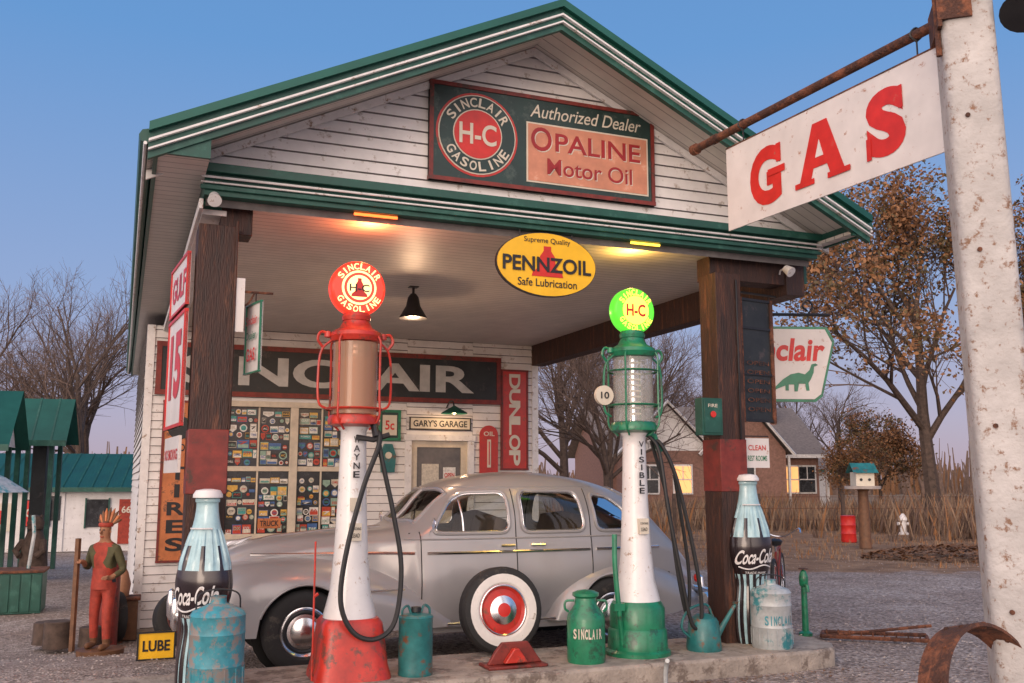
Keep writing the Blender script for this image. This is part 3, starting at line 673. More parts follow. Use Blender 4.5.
# ---------------------------------------------------------------- cans
def can(name,a,b,r,h,m,kind,z=.15,letters=None,rz=0):
    mb=MB()
    if kind=='milk':
        mb.lathe([(r*.97,0),(r,.02),(r,h*.6),(r*.95,h*.66),(r*.6,h*.8),(r*.55,h*.9),(r*.7,h*.93),(r*.7,h*.97),(r*.45,h),(.001,h+.01)],m,32)
        for s in(-1,1): mb.tube(crom([(s*r*.9,0,h*.7),(s*r*1.1,0,h*.75),(s*r*1.05,0,h*.85),(s*r*.6,0,h*.86)],4),.010,m,6)
    elif kind=='oil':
        mb.lathe([(r*.98,0),(r,.01),(r,h*.3),(r*1.02,h*.31),(r,h*.33),(r,h*.62),(r*1.02,h*.63),(r,h*.65),(r,h*.80),(r*1.02,h*.81),(r*.9,h*.86),(r*.3,h*.93),(r*.28,h*.98),(r*.3,h)],m,36)
        mb.tube(crom([(r*.8,0,h*.86),(r*.7,0,h*1.02),(0,0,h*1.07),(-r*.7,0,h*1.02),(-r*.8,0,h*.86)],5),.006,'black',6)
        for i in range(14):
            t=2*pi*i/14;mb.tube([(r*cos(t),r*sin(t),.03),(r*cos(t),r*sin(t),h*.29)],.006,m,4)
    elif kind=='keg':
        mb.lathe([(r,0),(r*1.02,.01),(r,.03),(r,h*.9),(r*1.03,h*.92),(r*.95,h*.95),(r*.4,h*.98),(.001,h)],m,32)
        mb.lathe([(r*.3,h),(r*.28,h*1.08),(.001,h*1.09)],'black',16)
        for s in(-1,1): mb.tube(crom([(s*r*.3,0,h*.98),(s*r*.5,0,h*1.1),(s*r*.8,0,h*1.05),(s*r*.85,0,h*.96)],4),.010,m,6)
    if letters:
        n=len(letters);w=r*1.5
        for i,ch in enumerate(letters):
            x=-w/2+w*(i+.5)/n;zc=h*.42
            t,fs,_=textmesh(ch,.03);cw=w/n*.8*(.3 if ch=='I' else 1)
            mb.add([(x+vx*cw,-math.sqrt(max(1e-6,(r+.006)**2-(x+vx*cw)**2)),zc+vz*h*.14) for vx,vz in t],fs,'cream' if m!='galv' else 'teal2')
    mb.obj(name,loc=LL(a,b,z),rz=PH+rz)
can('ribbed_oil_can',.03,-.60,.185,.66,'teal2','oil',z=.15,rz=0)
can('oil_keg',1.50,-.42,.13,.46,'teal','keg')
can('milk_can',2.93,-.44,.155,.56,'greenp','milk',letters='SINCLAIR',rz=rad(-20))
can('lettered_oil_can',4.76,-.43,.175,.58,'galv','oil',letters='SINCLAIR',rz=rad(-10))
mb=MB();mb.lathe([(.15,0),(.155,.02),(.13,.24),(.11,.27),(.10,.27)],'teal',28);mb.lathe([(.10,.27),(.06,.30),(.001,.31)],'teal',20)
mb.tube([(.11,0,.08),(.22,0,.22),(.33,0,.36)],[.035,.022,.016],'teal',10);mb.lathe([(.016,0),(.035,.03)],'teal',12,(.33,0,.36))
mb.tube(crom([(-.12,0,.1),(-.22,0,.2),(-.15,0,.34),(.03,0,.38),(.1,0,.27)],5),.011,'teal',6)
mb.obj('watering_can',loc=LL(4.12,-.33,.15),rz=PH)
mb=MB();mb.poly([(-.22,0.026),(.24,.026),(.17,.12),(.12,.19),(-.10,.19),(-.16,.12)],-.02,.02,'dred');mb.box(-.24,.26,-.10,.14,0,.025,'dred')
mb.poly([(-.1,.04),(.1,.04),(.02,.15),(-.02,.15)],-.08,-.02,'redp')
mb.obj('wheel_chock',loc=LL(2.30,-.42,.15),rz=PH,bev=.008)
mb=MB();mb.lathe([(.07,0),(.07,.03),(.035,.05),(.03,.5),(.045,.52),(.05,.6),(.03,.66),(.001,.68)],'greenp',16);mb.tube([(0,0,.52),(.0,-.12,.52),(0,-.14,.46)],.018,'greenp',8);mb.lathe([(.05,.0),(.05,.01)],'rust',12,(0,0,.68))
mb.obj('green_water_standpipe',loc=(3.08,10.4,-.01))
mb=MB();mb.tube(crom([(0,0,-.1),(0,0,.08),(.0,-.03,.18),(-.04,-.1,.2)],4),.018,'galv',8);mb.obj('vent_pipe',loc=LL(3.45,-.80,0),rz=PH)
# ---------------------------------------------------------------- wheel builder
def wheel(mb,c,side,R_=.345,wd=.17,hub='chrome',ww=False,rim='black'):
    s=side
    def pr(p,m,seg=40,cap=False): mb.lathe([(r,y*s) for r,y in p],m,seg,c,axis='y',cap=cap)
    pr([(R_*.62,-wd/2),(R_*.8,-wd*.52),(R_*.95,-wd*.45),(R_,-wd*.3),(R_,wd*.3),(R_*.95,wd*.45),(R_*.88,wd*.50),(R_*.83,wd*.52)],'rubber')
    pr([(R_*.83,wd*.52),(R_*.75,wd*.54),(R_*.64,wd*.52)],'ww' if ww else 'rubber')
    pr([(R_*.64,wd*.52),(R_*.60,wd*.46),(R_*.57,wd*.40)],'ww' if ww else 'rubber')
    pr([(R_*.60,wd*.44),(R_*.57,wd*.47),(R_*.53,wd*.40),(R_*.48,wd*.30),(R_*.35,wd*.34),(.001,wd*.34)],hub)
    pr([(R_*.34,wd*.34),(R_*.33,wd*.44),(R_*.22,wd*.52),(R_*.1,wd*.56),(.001,wd*.57)],'chrome',28)
    if not ww: pr([(R_*.52,wd*.33),(R_*.47,wd*.40),(R_*.42,wd*.36)],rim)
    else: pr([(R_*.16,wd*.56),(R_*.1,wd*.585),(.001,wd*.59)],'redl',20);pr([(R_*.585,wd*.475),(R_*.565,wd*.49),(R_*.545,wd*.45)],'chrome')
    pr([(R_*.6,-wd*.4),(.001,-wd*.4)],'well')
mb=MB();wheel(mb,(0,0,.36),-1,.36,.16,'red',True)
mb.obj('whitewall_wheel',loc=LL(2.42,.12,.15),rot=(rad(-7),0,PH))
# ---------------------------------------------------------------- car
ST=[
(.10,.30,.32,.26,.72,.22,.16,.84,.36),(.18,.40,.42,.34,.80,.29,.22,.93,.34),(.30,.44,.46,.39,.85,.33,.25,1.00,.32),(.55,.46,.48,.43,.92,.37,.29,1.07,.30),(1.0,.50,.52,.50,.99,.44,.33,1.12,.30),
(1.5,.58,.60,.60,1.03,.54,.40,1.15,.30),(1.75,.70,.74,.72,1.06,.64,.47,1.18,.30),(1.90,.80,.84,.80,1.08,.72,.53,1.28,.30),(2.08,.82,.86,.83,1.09,.75,.56,1.48,.30),(2.25,.82,.865,.84,1.09,.77,.585,1.58,.30),
(2.5,.82,.87,.845,1.09,.785,.61,1.645,.30),(2.9,.82,.87,.845,1.09,.79,.63,1.685,.30),(3.3,.72,.87,.845,1.09,.79,.63,1.675,.30),(3.7,.62,.83,.83,1.08,.77,.60,1.62,.30),(4.05,.60,.76,.79,1.06,.72,.54,1.51,.30),
(4.35,.58,.70,.72,1.01,.65,.47,1.34,.32),(4.6,.54,.63,.63,.92,.55,.38,1.11,.34),(4.8,.50,.56,.52,.78,.44,.3,.90,.36),(4.93,.42,.46,.42,.62,.33,.2,.70,.40)]
def stat(x):
    n=len(ST)
    if x<=ST[0][0]: return ST[0][1:]
    if x>=ST[-1][0]: return ST[-1][1:]
    for i in range(n-1):
        if ST[i][0]<=x<=ST[i+1][0]: break
    x0,x1=ST[i][0],ST[i+1][0];t=(x-x0)/(x1-x0);out=[]
    for k in range(1,9):
        p1,p2=ST[i][k],ST[i+1][k]
        m1=((p2-ST[i-1][k])/(x1-ST[i-1][0]) if i>0 else (p2-p1)/(x1-x0))*(x1-x0)
        m2=((ST[i+2][k]-p1)/(ST[i+2][0]-x0) if i+2<n else (p2-p1)/(x1-x0))*(x1-x0)
        out.append((2*t**3-3*t*t+1)*p1+(t**3-2*t*t+t)*m1+(-2*t**3+3*t*t)*p2+(t**3-t*t)*m2)
    return out
def ring(x,n=4):
    wl,wm,wb,zb,wg,wr,zt,z0=stat(x);h=zt-zb
    P=[(0,z0),(wl*.9,z0),(wl,z0+.06),(wm,(z0+zb)/2),(wb,zb-.10),(wb*.975,zb),(wg,zb+h*.36),(wr+.04,zb+h*.72),(wr*.80,zb+h*.915),(wr*.42,zb+h*.985),(0,zt)]
    return [(v.x,v.y) for v in crom([Vector((a,b,0)) for a,b in P],n)]
def hw(x,z):
    P=ring(x)[6:]
    for i in range(len(P)-1):
        if P[i][1]<=z<=P[i+1][1]:
            t=(z-P[i][1])/max(1e-6,P[i+1][1]-P[i][1]);return P[i][0]+(P[i+1][0]-P[i][0])*t
    return P[-1][0]
def zt_(x,y):
    P=ring(x)[::-1];y=abs(y)
    for i in range(len(P)-1):
        if P[i][0]<=y<=P[i+1][0]:
            t=(y-P[i][0])/max(1e-6,P[i+1][0]-P[i][0]);return P[i][1]+(P[i+1][1]-P[i][1])*t
    return P[0][1]
def rounded(P,k=.25,n=5):
    out=[];N=len(P)
    for i in range(N):
        p=Vector(P[i]);a=Vector(P[i-1]);b=Vector(P[(i+1)%N])
        la=min(.09,(a-p).length*k);lb_=min(.09,(b-p).length*k)
        q0=p+(a-p).normalized()*la;q1=p+(b-p).normalized()*lb_
        for j in range(n+1):
            t=j/n;out.append(tuple(q0*(1-t)**2+p*2*t*(1-t)+q1*t*t))
    D=[]
    for i in range(len(out)):
        a=Vector(out[i]);b=Vector(out[(i+1)%len(out)]);m_=max(1,int((b-a).length/.05))
        for j in range(m_): D.append(tuple(a.lerp(b,j/m_)))
    return D
WIN=[[(1.97,1.125),(2.72,1.125),(2.72,1.50),(2.32,1.49),(2.18,1.42)],[(2.84,1.125),(3.50,1.125),(3.46,1.50),(2.84,1.51)],[(3.62,1.125),(4.08,1.125),(3.97,1.33),(3.82,1.44),(3.60,1.48)]]
WR_=[rounded(w) for w in WIN]
def inside(P,x,z):
    c=False;n=len(P);j=n-1
    for i in range(n):
        if (P[i][1]>z)!=(P[j][1]>z) and x<(P[j][0]-P[i][0])*(z-P[i][1])/(P[j][1]-P[i][1])+P[i][0]: c=not c
        j=i
    return c
def ws(x,y): return abs(y)<.54 and abs(y)>.015 and .0<(x-1.82-.16*abs(y)**1.6)<.30
def rw(x,y): return abs(y)<.42 and .0<(x-4.02+.10*abs(y)**1.6)<.26
CAR=empty('parked_car',LL(0.0,1.52,0),PH)
mb=MB();NS=250;vs=[];rn=None
for i in range(NS+1):
    x=ST[0][0]+(ST[-1][0]-ST[0][0])*i/NS;P=ring(x,7);full=P+[(-y,z) for y,z in P[-2:0:-1]];rn=len(full);vs+=[(x,y,z) for y,z in full]
fs=[]
for i in range(NS):
    for k in range(rn):
        f=(i*rn+k,i*rn+(k+1)%rn,(i+1)*rn+(k+1)%rn,(i+1)*rn+k)
        cx_=sum(vs[q][0] for q in f)/4;cy_=sum(vs[q][1] for q in f)/4;cz_=sum(vs[q][2] for q in f)/4
        if cz_>1.11 and 1.8<cx_<4.4:
            if any(inside(w,cx_,cz_) for w in WR_) and abs(cy_)>.5: continue
            if ws(cx_,cy_) or rw(cx_,cy_): continue
        fs.append(f)
mb.add(vs,fs+[tuple(range(rn))[::-1],tuple(NS*rn+k for k in range(rn))],'car')
mb.obj('body',CAR,ang=60)
# interior
mb=MB()
mb.box(1.7,4.5,-.68,.68,.62,.70,'cin')
for x,zt2 in((2.62,1.28),(3.60,1.26)):
    mb.lathe([(.62,-.07),(.66,-.03),(.66,.05),(.60,.09)],'seat',32,(x,0,0),sq=4,axis='x') if False else None
    for s in(-1,1):
        mb.add([(x-.10,s*.02,.70),(x+.06,s*.02,.70),(x+.16,s*.02,zt2),(x+.05,s*.02,zt2+.03),(x-.10,s*.64,.70),(x+.06,s*.64,.70),(x+.16,s*.58,zt2-.05),(x+.05,s*.60,zt2-.02)],[(0,1,2,3),(4,5,6,7),(0,3,7,4),(1,2,6,5),(3,2,6,7)],'seat')
    mb.box(x-.55,x-.10,-.64,.64,.70,.92,'seat')
mb.box(1.80,1.95,-.66,.66,.85,1.13,'cin');mb.box(4.0,4.35,-.5,.5,.9,1.12,'seat')
mb.tube([(2.08+.06*sin(t),-.34+.19*cos(t),1.13+.18*sin(t)) for t in [2*pi*i/24 for i in range(25)]],.012,'black',6);mb.tube([(2.08,-.34,1.13),(1.85,-.34,1.02)],.015,'black',6)
mb.obj('interior',CAR,ang=40)
def interp(T,x):
    if x<=T[0][0]: return T[0][1]
    if x>=T[-1][0]: return T[-1][1]
    P=crom([Vector((a,b,0)) for a,b in T],8)
    for i in range(len(P)-1):
        if P[i].x<=x<=P[i+1].x: return P[i].y+(P[i+1].y-P[i].y)*(x-P[i].x)/max(1e-6,P[i+1].x-P[i].x)
    return T[-1][1]
def fender(mb,ZT,YO,x0,x1,xw,Rw,side,sill,drop=.30):
    n=90;k=16;vs=[];lip=[]
    for i in range(n+1):
        x=x0+(x1-x0)*i/n;zt=interp(ZT,x);yo=interp(YO,x);yi=.35
        zb=sill(x)
        d=abs(x-xw)
        if d<Rw: zb=max(zb,.34+math.sqrt(Rw*Rw-d*d))
        zb=min(zb,zt-.02)
        for j in range(k+1):
            s_=(j/k)**1.5;z=zt-(zt-zb)*s_;u=min(1,(zt-z)/drop)
            y=yi+(yo-yi)*(1-(1-u)**2.3)**(1/2.3)-.03*max(0,(zt-drop-z))
            vs.append((x,side*y,z))
        if d<Rw: lip.append((x,side*(y-.002),zb))
    mb.add(vs,[(i*(k+1)+j,i*(k+1)+j+1,(i+1)*(k+1)+j+1,(i+1)*(k+1)+j) for i in range(n) for j in range(k)],'car')
    mb.tube(lip,.011,'car',6)
    for i,xx in((0,x0),(n,x1)):
        row=vs[i*(k+1):(i+1)*(k+1)];zb=row[-1][2]
        mb.add(row+[(xx,side*.35,zb)],[tuple(range(k+2))],'car')
ZF=[(.0,.70),(.10,.81),(.3,.89),(.6,.93),(.9,.93),(1.25,.89),(1.6,.80),(1.9,.68),(2.15,.52)]
YF=[(.0,.72),(.10,.80),(.3,.88),(.6,.925),(.9,.935),(1.3,.93),(1.7,.91),(2.15,.87)]
ZR=[(3.10,.46),(3.22,.66),(3.4,.80),(3.65,.88),(3.9,.89),(4.2,.85),(4.5,.74),(4.75,.60),(4.9,.50)]
YR=[(3.10,.87),(3.22,.90),(3.5,.935),(3.9,.94),(4.2,.92),(4.5,.87),(4.75,.77),(4.9,.66)]
mb=MB()
for sd in(-1,1):
    fender(mb,ZF,YF,.0,2.15,.85,.395,sd,lambda x:.46-.14*sst(x,.0,.3))
    fender(mb,ZR,YR,3.10,4.90,3.75,.385,sd,lambda x:.32+.08*sst(x,4.3,4.9))
    mb.box(1.9,3.3,sd*.80 if sd<0 else .70,sd*.70 if sd<0 else .80,.26,.34,'car')
mb.obj('fenders',CAR,ang=50)
mb=MB()
for xw in(.85,3.75):
    for sd in(-1,1):
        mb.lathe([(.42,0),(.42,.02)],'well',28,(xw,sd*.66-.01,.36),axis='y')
        wheel(mb,(xw,sd*.81,.345),sd)
mb.obj('wheels',CAR,ang=40)
def patch(mb,outl,m,off,sd,rings=5):
    cx=sum(p[0] for p in outl)/len(outl);cz=sum(p[1] for p in outl)/len(outl);n=len(outl);vs=[]
    for r in range(rings+1):
        t=r/rings
        for x,z in outl:
            xx=cx+(x-cx)*t;zz=cz+(z-cz)*t;vs.append((xx,sd*(hw(xx,zz)+off),zz))
    fs=[(r*n+i,r*n+(i+1)%n,(r+1)*n+(i+1)%n,(r+1)*n+i) for r in range(rings) for i in range(n)]
    mb.add(vs,fs,m)
mb=MB()
for sd in(-1,1):
    for wi,w in enumerate(WIN):
        o=WR_[wi];patch(mb,o,'cglass',.001,sd)
        tr=[(x,sd*(hw(x,z)+.001),z) for x,z in o];mb.tube(tr+[tr[0]],.019,'car',8)
        cwx=sum(q[0] for q in w)/len(w);cwz=sum(q[1] for q in w)/len(w)
        tr=[(x,sd*(hw(x,z)+.010),z) for x,z in rounded([(cwx+(x-cwx)*.955,cwz+(z-cwz)*.92) for x,z in w])];mb.tube(tr+[tr[0]],.006,'chrome',5)
    mb.tube([(2.27,sd*(hw(2.27,z)+.004),z) for z in [1.13+.34*i/8 for i in range(9)]],.009,'chrome',6)
    for x in(1.88,2.78,3.555):
        z1=1.52 if x>2 else 1.14
        mb.tube([(x,sd*(hw(x,z)+.0005),z) for z in [.34+(z1-.34)*i/24 for i in range(25)]],.0055,'seam',5)
    mb.tube([(x,sd*(hw(x,1.54)+.002),1.54) for x in [2.22+1.45*i/24 for i in range(25)]],.008,'car',5)
    mb.tube([(x,sd*(hw(x,1.075)+.001),1.075) for x in [1.75+2.4*i/30 for i in range(31)]],.008,'car',5)
    zc=.955
    for xa,xb_ in((.45,1.83),(1.93,3.53),(3.60,4.35)):
        mb.tube([(x,sd*(hw(x,zc)+.006),zc) for x in [xa+(xb_-xa)*i/24 for i in range(25)]],.014,'chrome',6)
    mb.tube([(x,sd*(interp(YF,x)+.002),.66) for x in [1.2+.5*i/10 for i in range(11)]],.008,'chrome',6)
    for x in(2.62,2.92): mb.tube([(x,sd*(hw(x,1.0)+.02),1.01),(x+.13,sd*(hw(x,1.0)+.035),1.01)],.012,'chrome',6)
    mb.tube([(x,sd*.885,.345) for x in(2.1,2.6,3.15)],.012,'chrome',6)
    mb.lathe([(.10,0),(.105,-.03),(.09,-.05),(.001,-.065)],'chrome',24,(.10,sd*.64,.70),axis='x',cap=False);mb.lathe([(.088,-.052),(.05,-.075),(.001,-.08)],'cream',24,(.10,sd*.64,.70),axis='x',cap=False)
    mb.lathe([(.04,0),(.04,-.02),(.001,-.04)],'redl',16,(4.86,sd*.62,.62),axis='x')
    mb.tube([(1.95,sd*.80,1.12),(1.95,sd*.93,1.2)],.007,'chrome',6);mb.lathe([(.001,-.02),(.05,-.01),(.05,.0)],'chrome',16,(1.95,sd*.95,1.22),axis='x')
def toppatch(ys,xf,rim):
    for y0,y1 in ys:
        N_=8;vs=[]
        for i in range(N_+1):
            for j in range(N_+1):
                y=y0+(y1-y0)*i/N_;x=xf(j/N_,y);vs.append((x,y,zt_(x,y)+.002))
        mb.add(vs,[(i*(N_+1)+j,i*(N_+1)+j+1,(i+1)*(N_+1)+j+1,(i+1)*(N_+1)+j) for i in range(N_) for j in range(N_)],'cglass')
        e=[vs[i*(N_+1)] for i in range(N_+1)]+[vs[N_*(N_+1)+j] for j in range(N_+1)]+[vs[i*(N_+1)+N_] for i in range(N_,-1,-1)]+[vs[j] for j in range(N_,-1,-1)];mb.tube(e,.019,'car',8)
        mb.tube([(a_,b_,c_+.014) for a_,b_,c_ in e],.007,rim,6)
toppatch(((-.54,-.015),(.015,.54)),lambda t,y:1.82+.30*t+.16*abs(y)**1.6,'chrome')
toppatch(((-.42,.42),),lambda t,y:4.02+.26*t-.10*abs(y)**1.6,'chrome')
mb.tube([(.3,0,1.01),(.7,0,1.10),(1.2,0,1.145),(1.7,0,1.17)],.010,'chrome',6);mb.tube([(.22,0,.97),(.3,0,1.03),(.5,0,1.09)],[.012,.025,.008],'chrome',8)
for i in range(6):
    z=.46+i*.055;w=.46-.02*i;mb.tube([(.20,-w,z),(.06,-w*.6,z),(.03,0,z),(.06,w*.6,z),(.20,w,z)],.014,'chrome',6)
for xb,s in((-.10,1),(5.02,-1)):
    mb.tube(crom([(xb+s*.30,-.93,.46),(xb+s*.06,-.80,.46),(xb,-.4,.46),(xb-s*.02,0,.46),(xb,.4,.46),(xb+s*.06,.80,.46),(xb+s*.30,.93,.46)],5),.055,'chrome',10)
    for y in(-.35,.35): mb.lathe([(.02,.34),(.04,.38),(.045,.5),(.03,.6),(.001,.62)],'chrome',12,(xb-s*.05,y,0))
    for y in(-.35,.35): mb.tube([(xb,y,.44),(xb+s*.3,y,.42)],.02,'black',6)
mb.obj('trim_and_glass',CAR,ang=40)
# ---------------------------------------------------------------- bicycle
BK=empty('bicycle',(3.30,12.2,-.0),rad(70))
mb=MB()
for x in(-.52,.52):
    mb.T=Matrix.Translation((x,0,.34))
    mb.tube([(.32*cos(2*pi*i/36),0,.32*sin(2*pi*i/36)) for i in range(37)],.022,'rubber',8)
    mb.tube([(.295*cos(2*pi*i/36),0,.295*sin(2*pi*i/36)) for i in range(37)],.010,'chrome',6)
    for i in range(18): mb.tube([(0,0,0),(.295*cos(2*pi*i/18),0,.295*sin(2*pi*i/18))],.002,'chrome',3)
    mb.tube([(0,-.05,0),(0,.05,0)],.018,'chrome',8)
mb.T=None
for p,q in(((-.52,0,.34),(-.05,0,.30)),((-.52,0,.34),(-.18,0,.74)),((-.05,0,.30),(-.2,0,.82)),((-.18,0,.74),(.34,0,.76)),((-.05,0,.30),(.36,0,.68)),((.33,0,.86),(.40,0,.64)),((.40,0,.64),(.52,0,.34))): mb.tube([p,q],.015,'dred',8)
mb.tube(crom([(.12,-.28,.95),(.25,-.25,1.0),(.34,-.08,.90),(.34,.08,.90),(.25,.25,1.0),(.12,.28,.95)],4),.011,'chrome',6)
mb.lathe([(.001,.80),(.07,.82),(.09,.87),(.06,.89),(.001,.9)],'black',16,(-.24,0,0));mb.tube([(-.2,0,.74),(-.21,0,.84)],.012,'chrome',6)
mb.lathe([(.09,-.01),(.09,.01)],'chrome',20,(-.05,0,.30),axis='y')
mb.obj('frame_and_wheels',BK)
# ---------------------------------------------------------------- rusty things right
mb=MB()
n=56
vs=[]
for i in range(n+1):
    t=2*pi*i/n
    for rr,y in((.42,-.085),(.44,-.08),(.44,.08),(.42,.085)): vs.append((rr*cos(t),y,rr*sin(t)))
mb.add(vs,[(i*4+k,i*4+(k+1)%4,(i+1)*4+(k+1)%4,(i+1)*4+k) for i in range(n) for k in range(4)],'rust')
for i in range(0,n,4):
    t=2*pi*i/n
    for y in(-.045,.045): mb.tube([(.415*cos(t),y,.415*sin(t)),(.45*cos(t),y,.45*sin(t))],.012,'rust',6)
mb.obj('rusty_iron_hoop',loc=(2.45,5.15,.42),rot=(rad(-14),rad(0),rad(32)))
mb=MB()
mb.tube([(-.5,0,.03),(.5,.05,.03)],.022,'rust',6);mb.tube([(-.5,.3,.03),(.5,.35,.04)],.022,'rust',6);mb.tube([(-.5,0,.03),(-.5,.3,.03)],.022,'rust',6);mb.tube([(.5,.05,.03),(.5,.35,.03)],.022,'rust',6);mb.tube([(-.5,0,.03),(.55,.32,.14)],.018,'rust',6)
for i in range(9): mb.tube([(-.45+i*.11,.01+.004*i,.03),(-.45+i*.11,.01,.10)],.008,'rust',5)
mb.obj('rusty_harrow',loc=(3.63,9.95,0),rz=rad(-20))
# ---------------------------------------------------------------- statue
def statue():
    V=[];E=[];RD=[]
    def v(p,r): V.append(p);RD.append(r);return len(V)-1
    hip=v((0,0,.78),(.13,.10));sp1=v((0,-.01,.92),(.125,.095));ch=v((0,-.02,1.10),(.15,.11));nk=v((0,-.02,1.25),(.055,.055));hd=v((0,-.03,1.33),(.062,.07));hd2=v((0,-.03,1.44),(.07,.08));hd3=v((0,-.02,1.50),(.045,.05))
    E+=[(hip,sp1),(sp1,ch),(ch,nk),(nk,hd),(hd,hd2),(hd2,hd3)]
    for s,ft in((-1,.0),(1,-.06)):
        a=v((s*.09,0,.70),(.085,.085));k=v((s*.10,-.02+ft*.5,.42),(.062,.062));an=v((s*.11,.01+ft,.10),(.048,.048));he=v((s*.11,.02+ft,.05),(.048,.045));to=v((s*.12,-.13+ft,.035),(.04,.03))
        E+=[(hip,a),(a,k),(k,an),(an,he),(he,to)]
    for s,el,wr in((-1,(-.25,.0,.93),(-.17,-.17,1.02)),(1,(.25,.02,.92),(.20,-.15,.84))):
        sh=v((s*.17,-.02,1.17),(.062,.06));e=v(el,(.045,.045));w=v(wr,(.03,.03));pm=v((wr[0]-s*.02,wr[1]-.06,wr[2]+.01),(.032,.02))
        E+=[(ch,sh),(sh,e),(e,w),(w,pm)]
        for k in range(4):
            f1=v((wr[0]-s*.035+k*.018*s,wr[1]-.095,wr[2]+.02-.005*k),(.009,.009));f2=v((wr[0]-s*.035+k*.018*s,wr[1]-.12-.004*(k%2),wr[2]-.01),(.008,.008));E+=[(pm,f1),(f1,f2)]
        t1=v((wr[0]+s*.02,wr[1]-.07,wr[2]+.035),(.010,.010));E+=[(pm,t1)]
    me=bpy.data.meshes.new('st');me.from_pydata(V,E,[]);ob=bpy.data.objects.new('st',me);bpy.context.scene.collection.objects.link(ob)
    sk=ob.modifiers.new('s','SKIN');sk.use_smooth_shade=True
    for i,d in enumerate(me.skin_vertices[0].data): d.radius=RD[i];d.use_root=(i==0)
    su=ob.modifiers.new('u','SUBSURF');su.levels=2
    dg=bpy.context.evaluated_depsgraph_get();m2=bpy.data.meshes.new_from_object(ob.evaluated_get(dg))
    mb=MB();vs=[tuple(q.co) for q in m2.vertices]
    G={}
    for p in m2.polygons:
        c=p.center;z=c.z
        k='olive'
        if abs(c.x)<.075 and .84<z<1.2: k='redc'
        if z<.12: k='wood'
        elif z<.80: k='redc'
        elif z<.84: k='black'
        if z>1.235: k='skin'
        if z>1.44 or (z>1.3 and c.y>.0): k='wood'
        if abs(c.x)>.1 and z<1.12 and c.y<-.115 and z>.78: k='skin'
        if 1.19<z<1.245 and abs(c.x)<.12: k='redc'
        G.setdefault(k,[]).append(tuple(p.vertices))
    for k,fs in G.items(): mb.add(vs,fs,k)
    bpy.data.objects.remove(ob)
    mb.tube([(0,-.10,1.40),(0,-.125,1.36),(0,-.10,1.345)],[.008,.014,.006],'skin',8)
    for s in(-1,1):
        mb.lathe([(.001,-.009),(.010,0),(.001,.009)],'black',10,(s*.028,-.098,1.395),axis='y');mb.lathe([(.001,-.02),(.012,0),(.001,.02)],'skin',10,(s*.072,-.03,1.37))
    mb.tube([(-.025,-.092,1.315),(0,-.10,1.31),(.025,-.092,1.315)],.006,'redc',6)
    # carved feather headdress
    mb.lathe([(.078,1.43),(.086,1.44),(.086,1.47),(.078,1.48)],'redc',24,(0,-.025,0),cap=False)
    for i in range(9):
        t=pi*(.05+.9*i/8);x=.08*cos(t);mb.tube([(x,.0,1.46),(x*1.7,.03,1.46+.11*sin(t)+.03),(x*2.1,.05,1.46+.17*sin(t)+.03)],[.012,.022,.004],'orange' if i%2 else 'wood',6)
    mb.lathe([(.150,.70),(.140,.84),(.133,.95)],'redc',20,(0,0,0),cap=False)
    mb.box(-.235,-.185,-.26,-.215,.0,1.30,'wood')
    mb.lathe([(.26,-.12),(.27,0),(.25,.005)],'wood',20)
    x,y=-4.66,11.25
    mb.obj('carved_wooden_figure',loc=(x,y,gz(x,y)+.06),rz=rad(-15),ang=60).scale=(.95,.95,.95)
statue()
mb=MB();wheel(mb,(0,0,.33),-1,.31,.16,'rust',False);x,y=W(-.62,6.0);mb.obj('old_tire',loc=(x,y,gz(x,y)),rot=(0,rad(8),PH+rad(-75)))
mb=MB();board(mb,.34,.26,.02,'yellow','black',.015);mb.text('LUBE',0,0,.24,.1,-.026,'black',.03);mb.tube([(0,0,-.13),(0,0,-.3)],.012,'black',6);x,y=W(-.25,2.2);mb.obj('yellow_ground_sign',loc=(x,y,gz(x,y)+.12),rz=PH)
mb=MB()
for (x,y,r,h) in((0,0,.16,.3),(.35,.1,.13,.22),(-.25,.3,.18,.25)): mb.lathe([(r*1.05,0),(r,.05),(r*.97,h),(r*.9,h+.01),(.001,h+.015)],'bark',14,(x,y,0))
mb.obj('log_stumps',loc=(-5.45,11.9,-.38))
mb=MB();wheel(mb,(0,0,.33),-1,.33,.2,'dred',False);x,y=W(.15,4.9);mb.obj('old_tire.001',loc=(x,y,gz(x,y)-.02),rot=(rad(-12),0,rad(35)))
mb=MB();mb.lathe([(.12,0),(.12,.9),(.10,1.0),(.04,1.06),(.035,1.12)],'dred',20);mb.tube([(0,0,1.1),(.06,0,1.12),(.1,0,1.08)],.015,'chrome',6);mb.obj('red_gas_cylinder',loc=(-5.02,12.3,-.43))
mb=MB();mb.box(-.25,.25,-.18,.18,0,.5,'wood');mb.box(-.28,.28,-.21,.21,.5,.54,'rust');mb.lathe([(.08,.54),(.10,.7),(.06,.85),(.03,.9),(.035,1.0)],'skin',14,(.05,0,0));mb.obj('wooden_crate_with_jug',loc=(-5.15,12.9,-.44),rz=rad(20),bev=.01)
mb=MB();mb.box(-.45,.45,-.35,.35,0,.62,'green')
for i in range(6): mb.box(-.44+i*.15,-.31+i*.15,-.365,-.35,.03,.6,'green')
mb.box(-.48,.48,-.38,.38,.62,.66,'rust');mb.tube([(.2,0,.66),(.25,0,1.2),(.22,0,1.5)],.03,'galv',8)
mb.obj('green_wooden_bin',loc=(-7.9,15.6,-.45),rz=rad(20),bev=.008)
mb=MB();mb.lathe([(.25,0),(.28,.3),(.24,.7),(.16,.95),(.10,1.02)],'bark',18);mb.lathe([(.05,.98),(.15,1.05),(.17,1.18),(.12,1.3),(.001,1.34)],'bark',16)
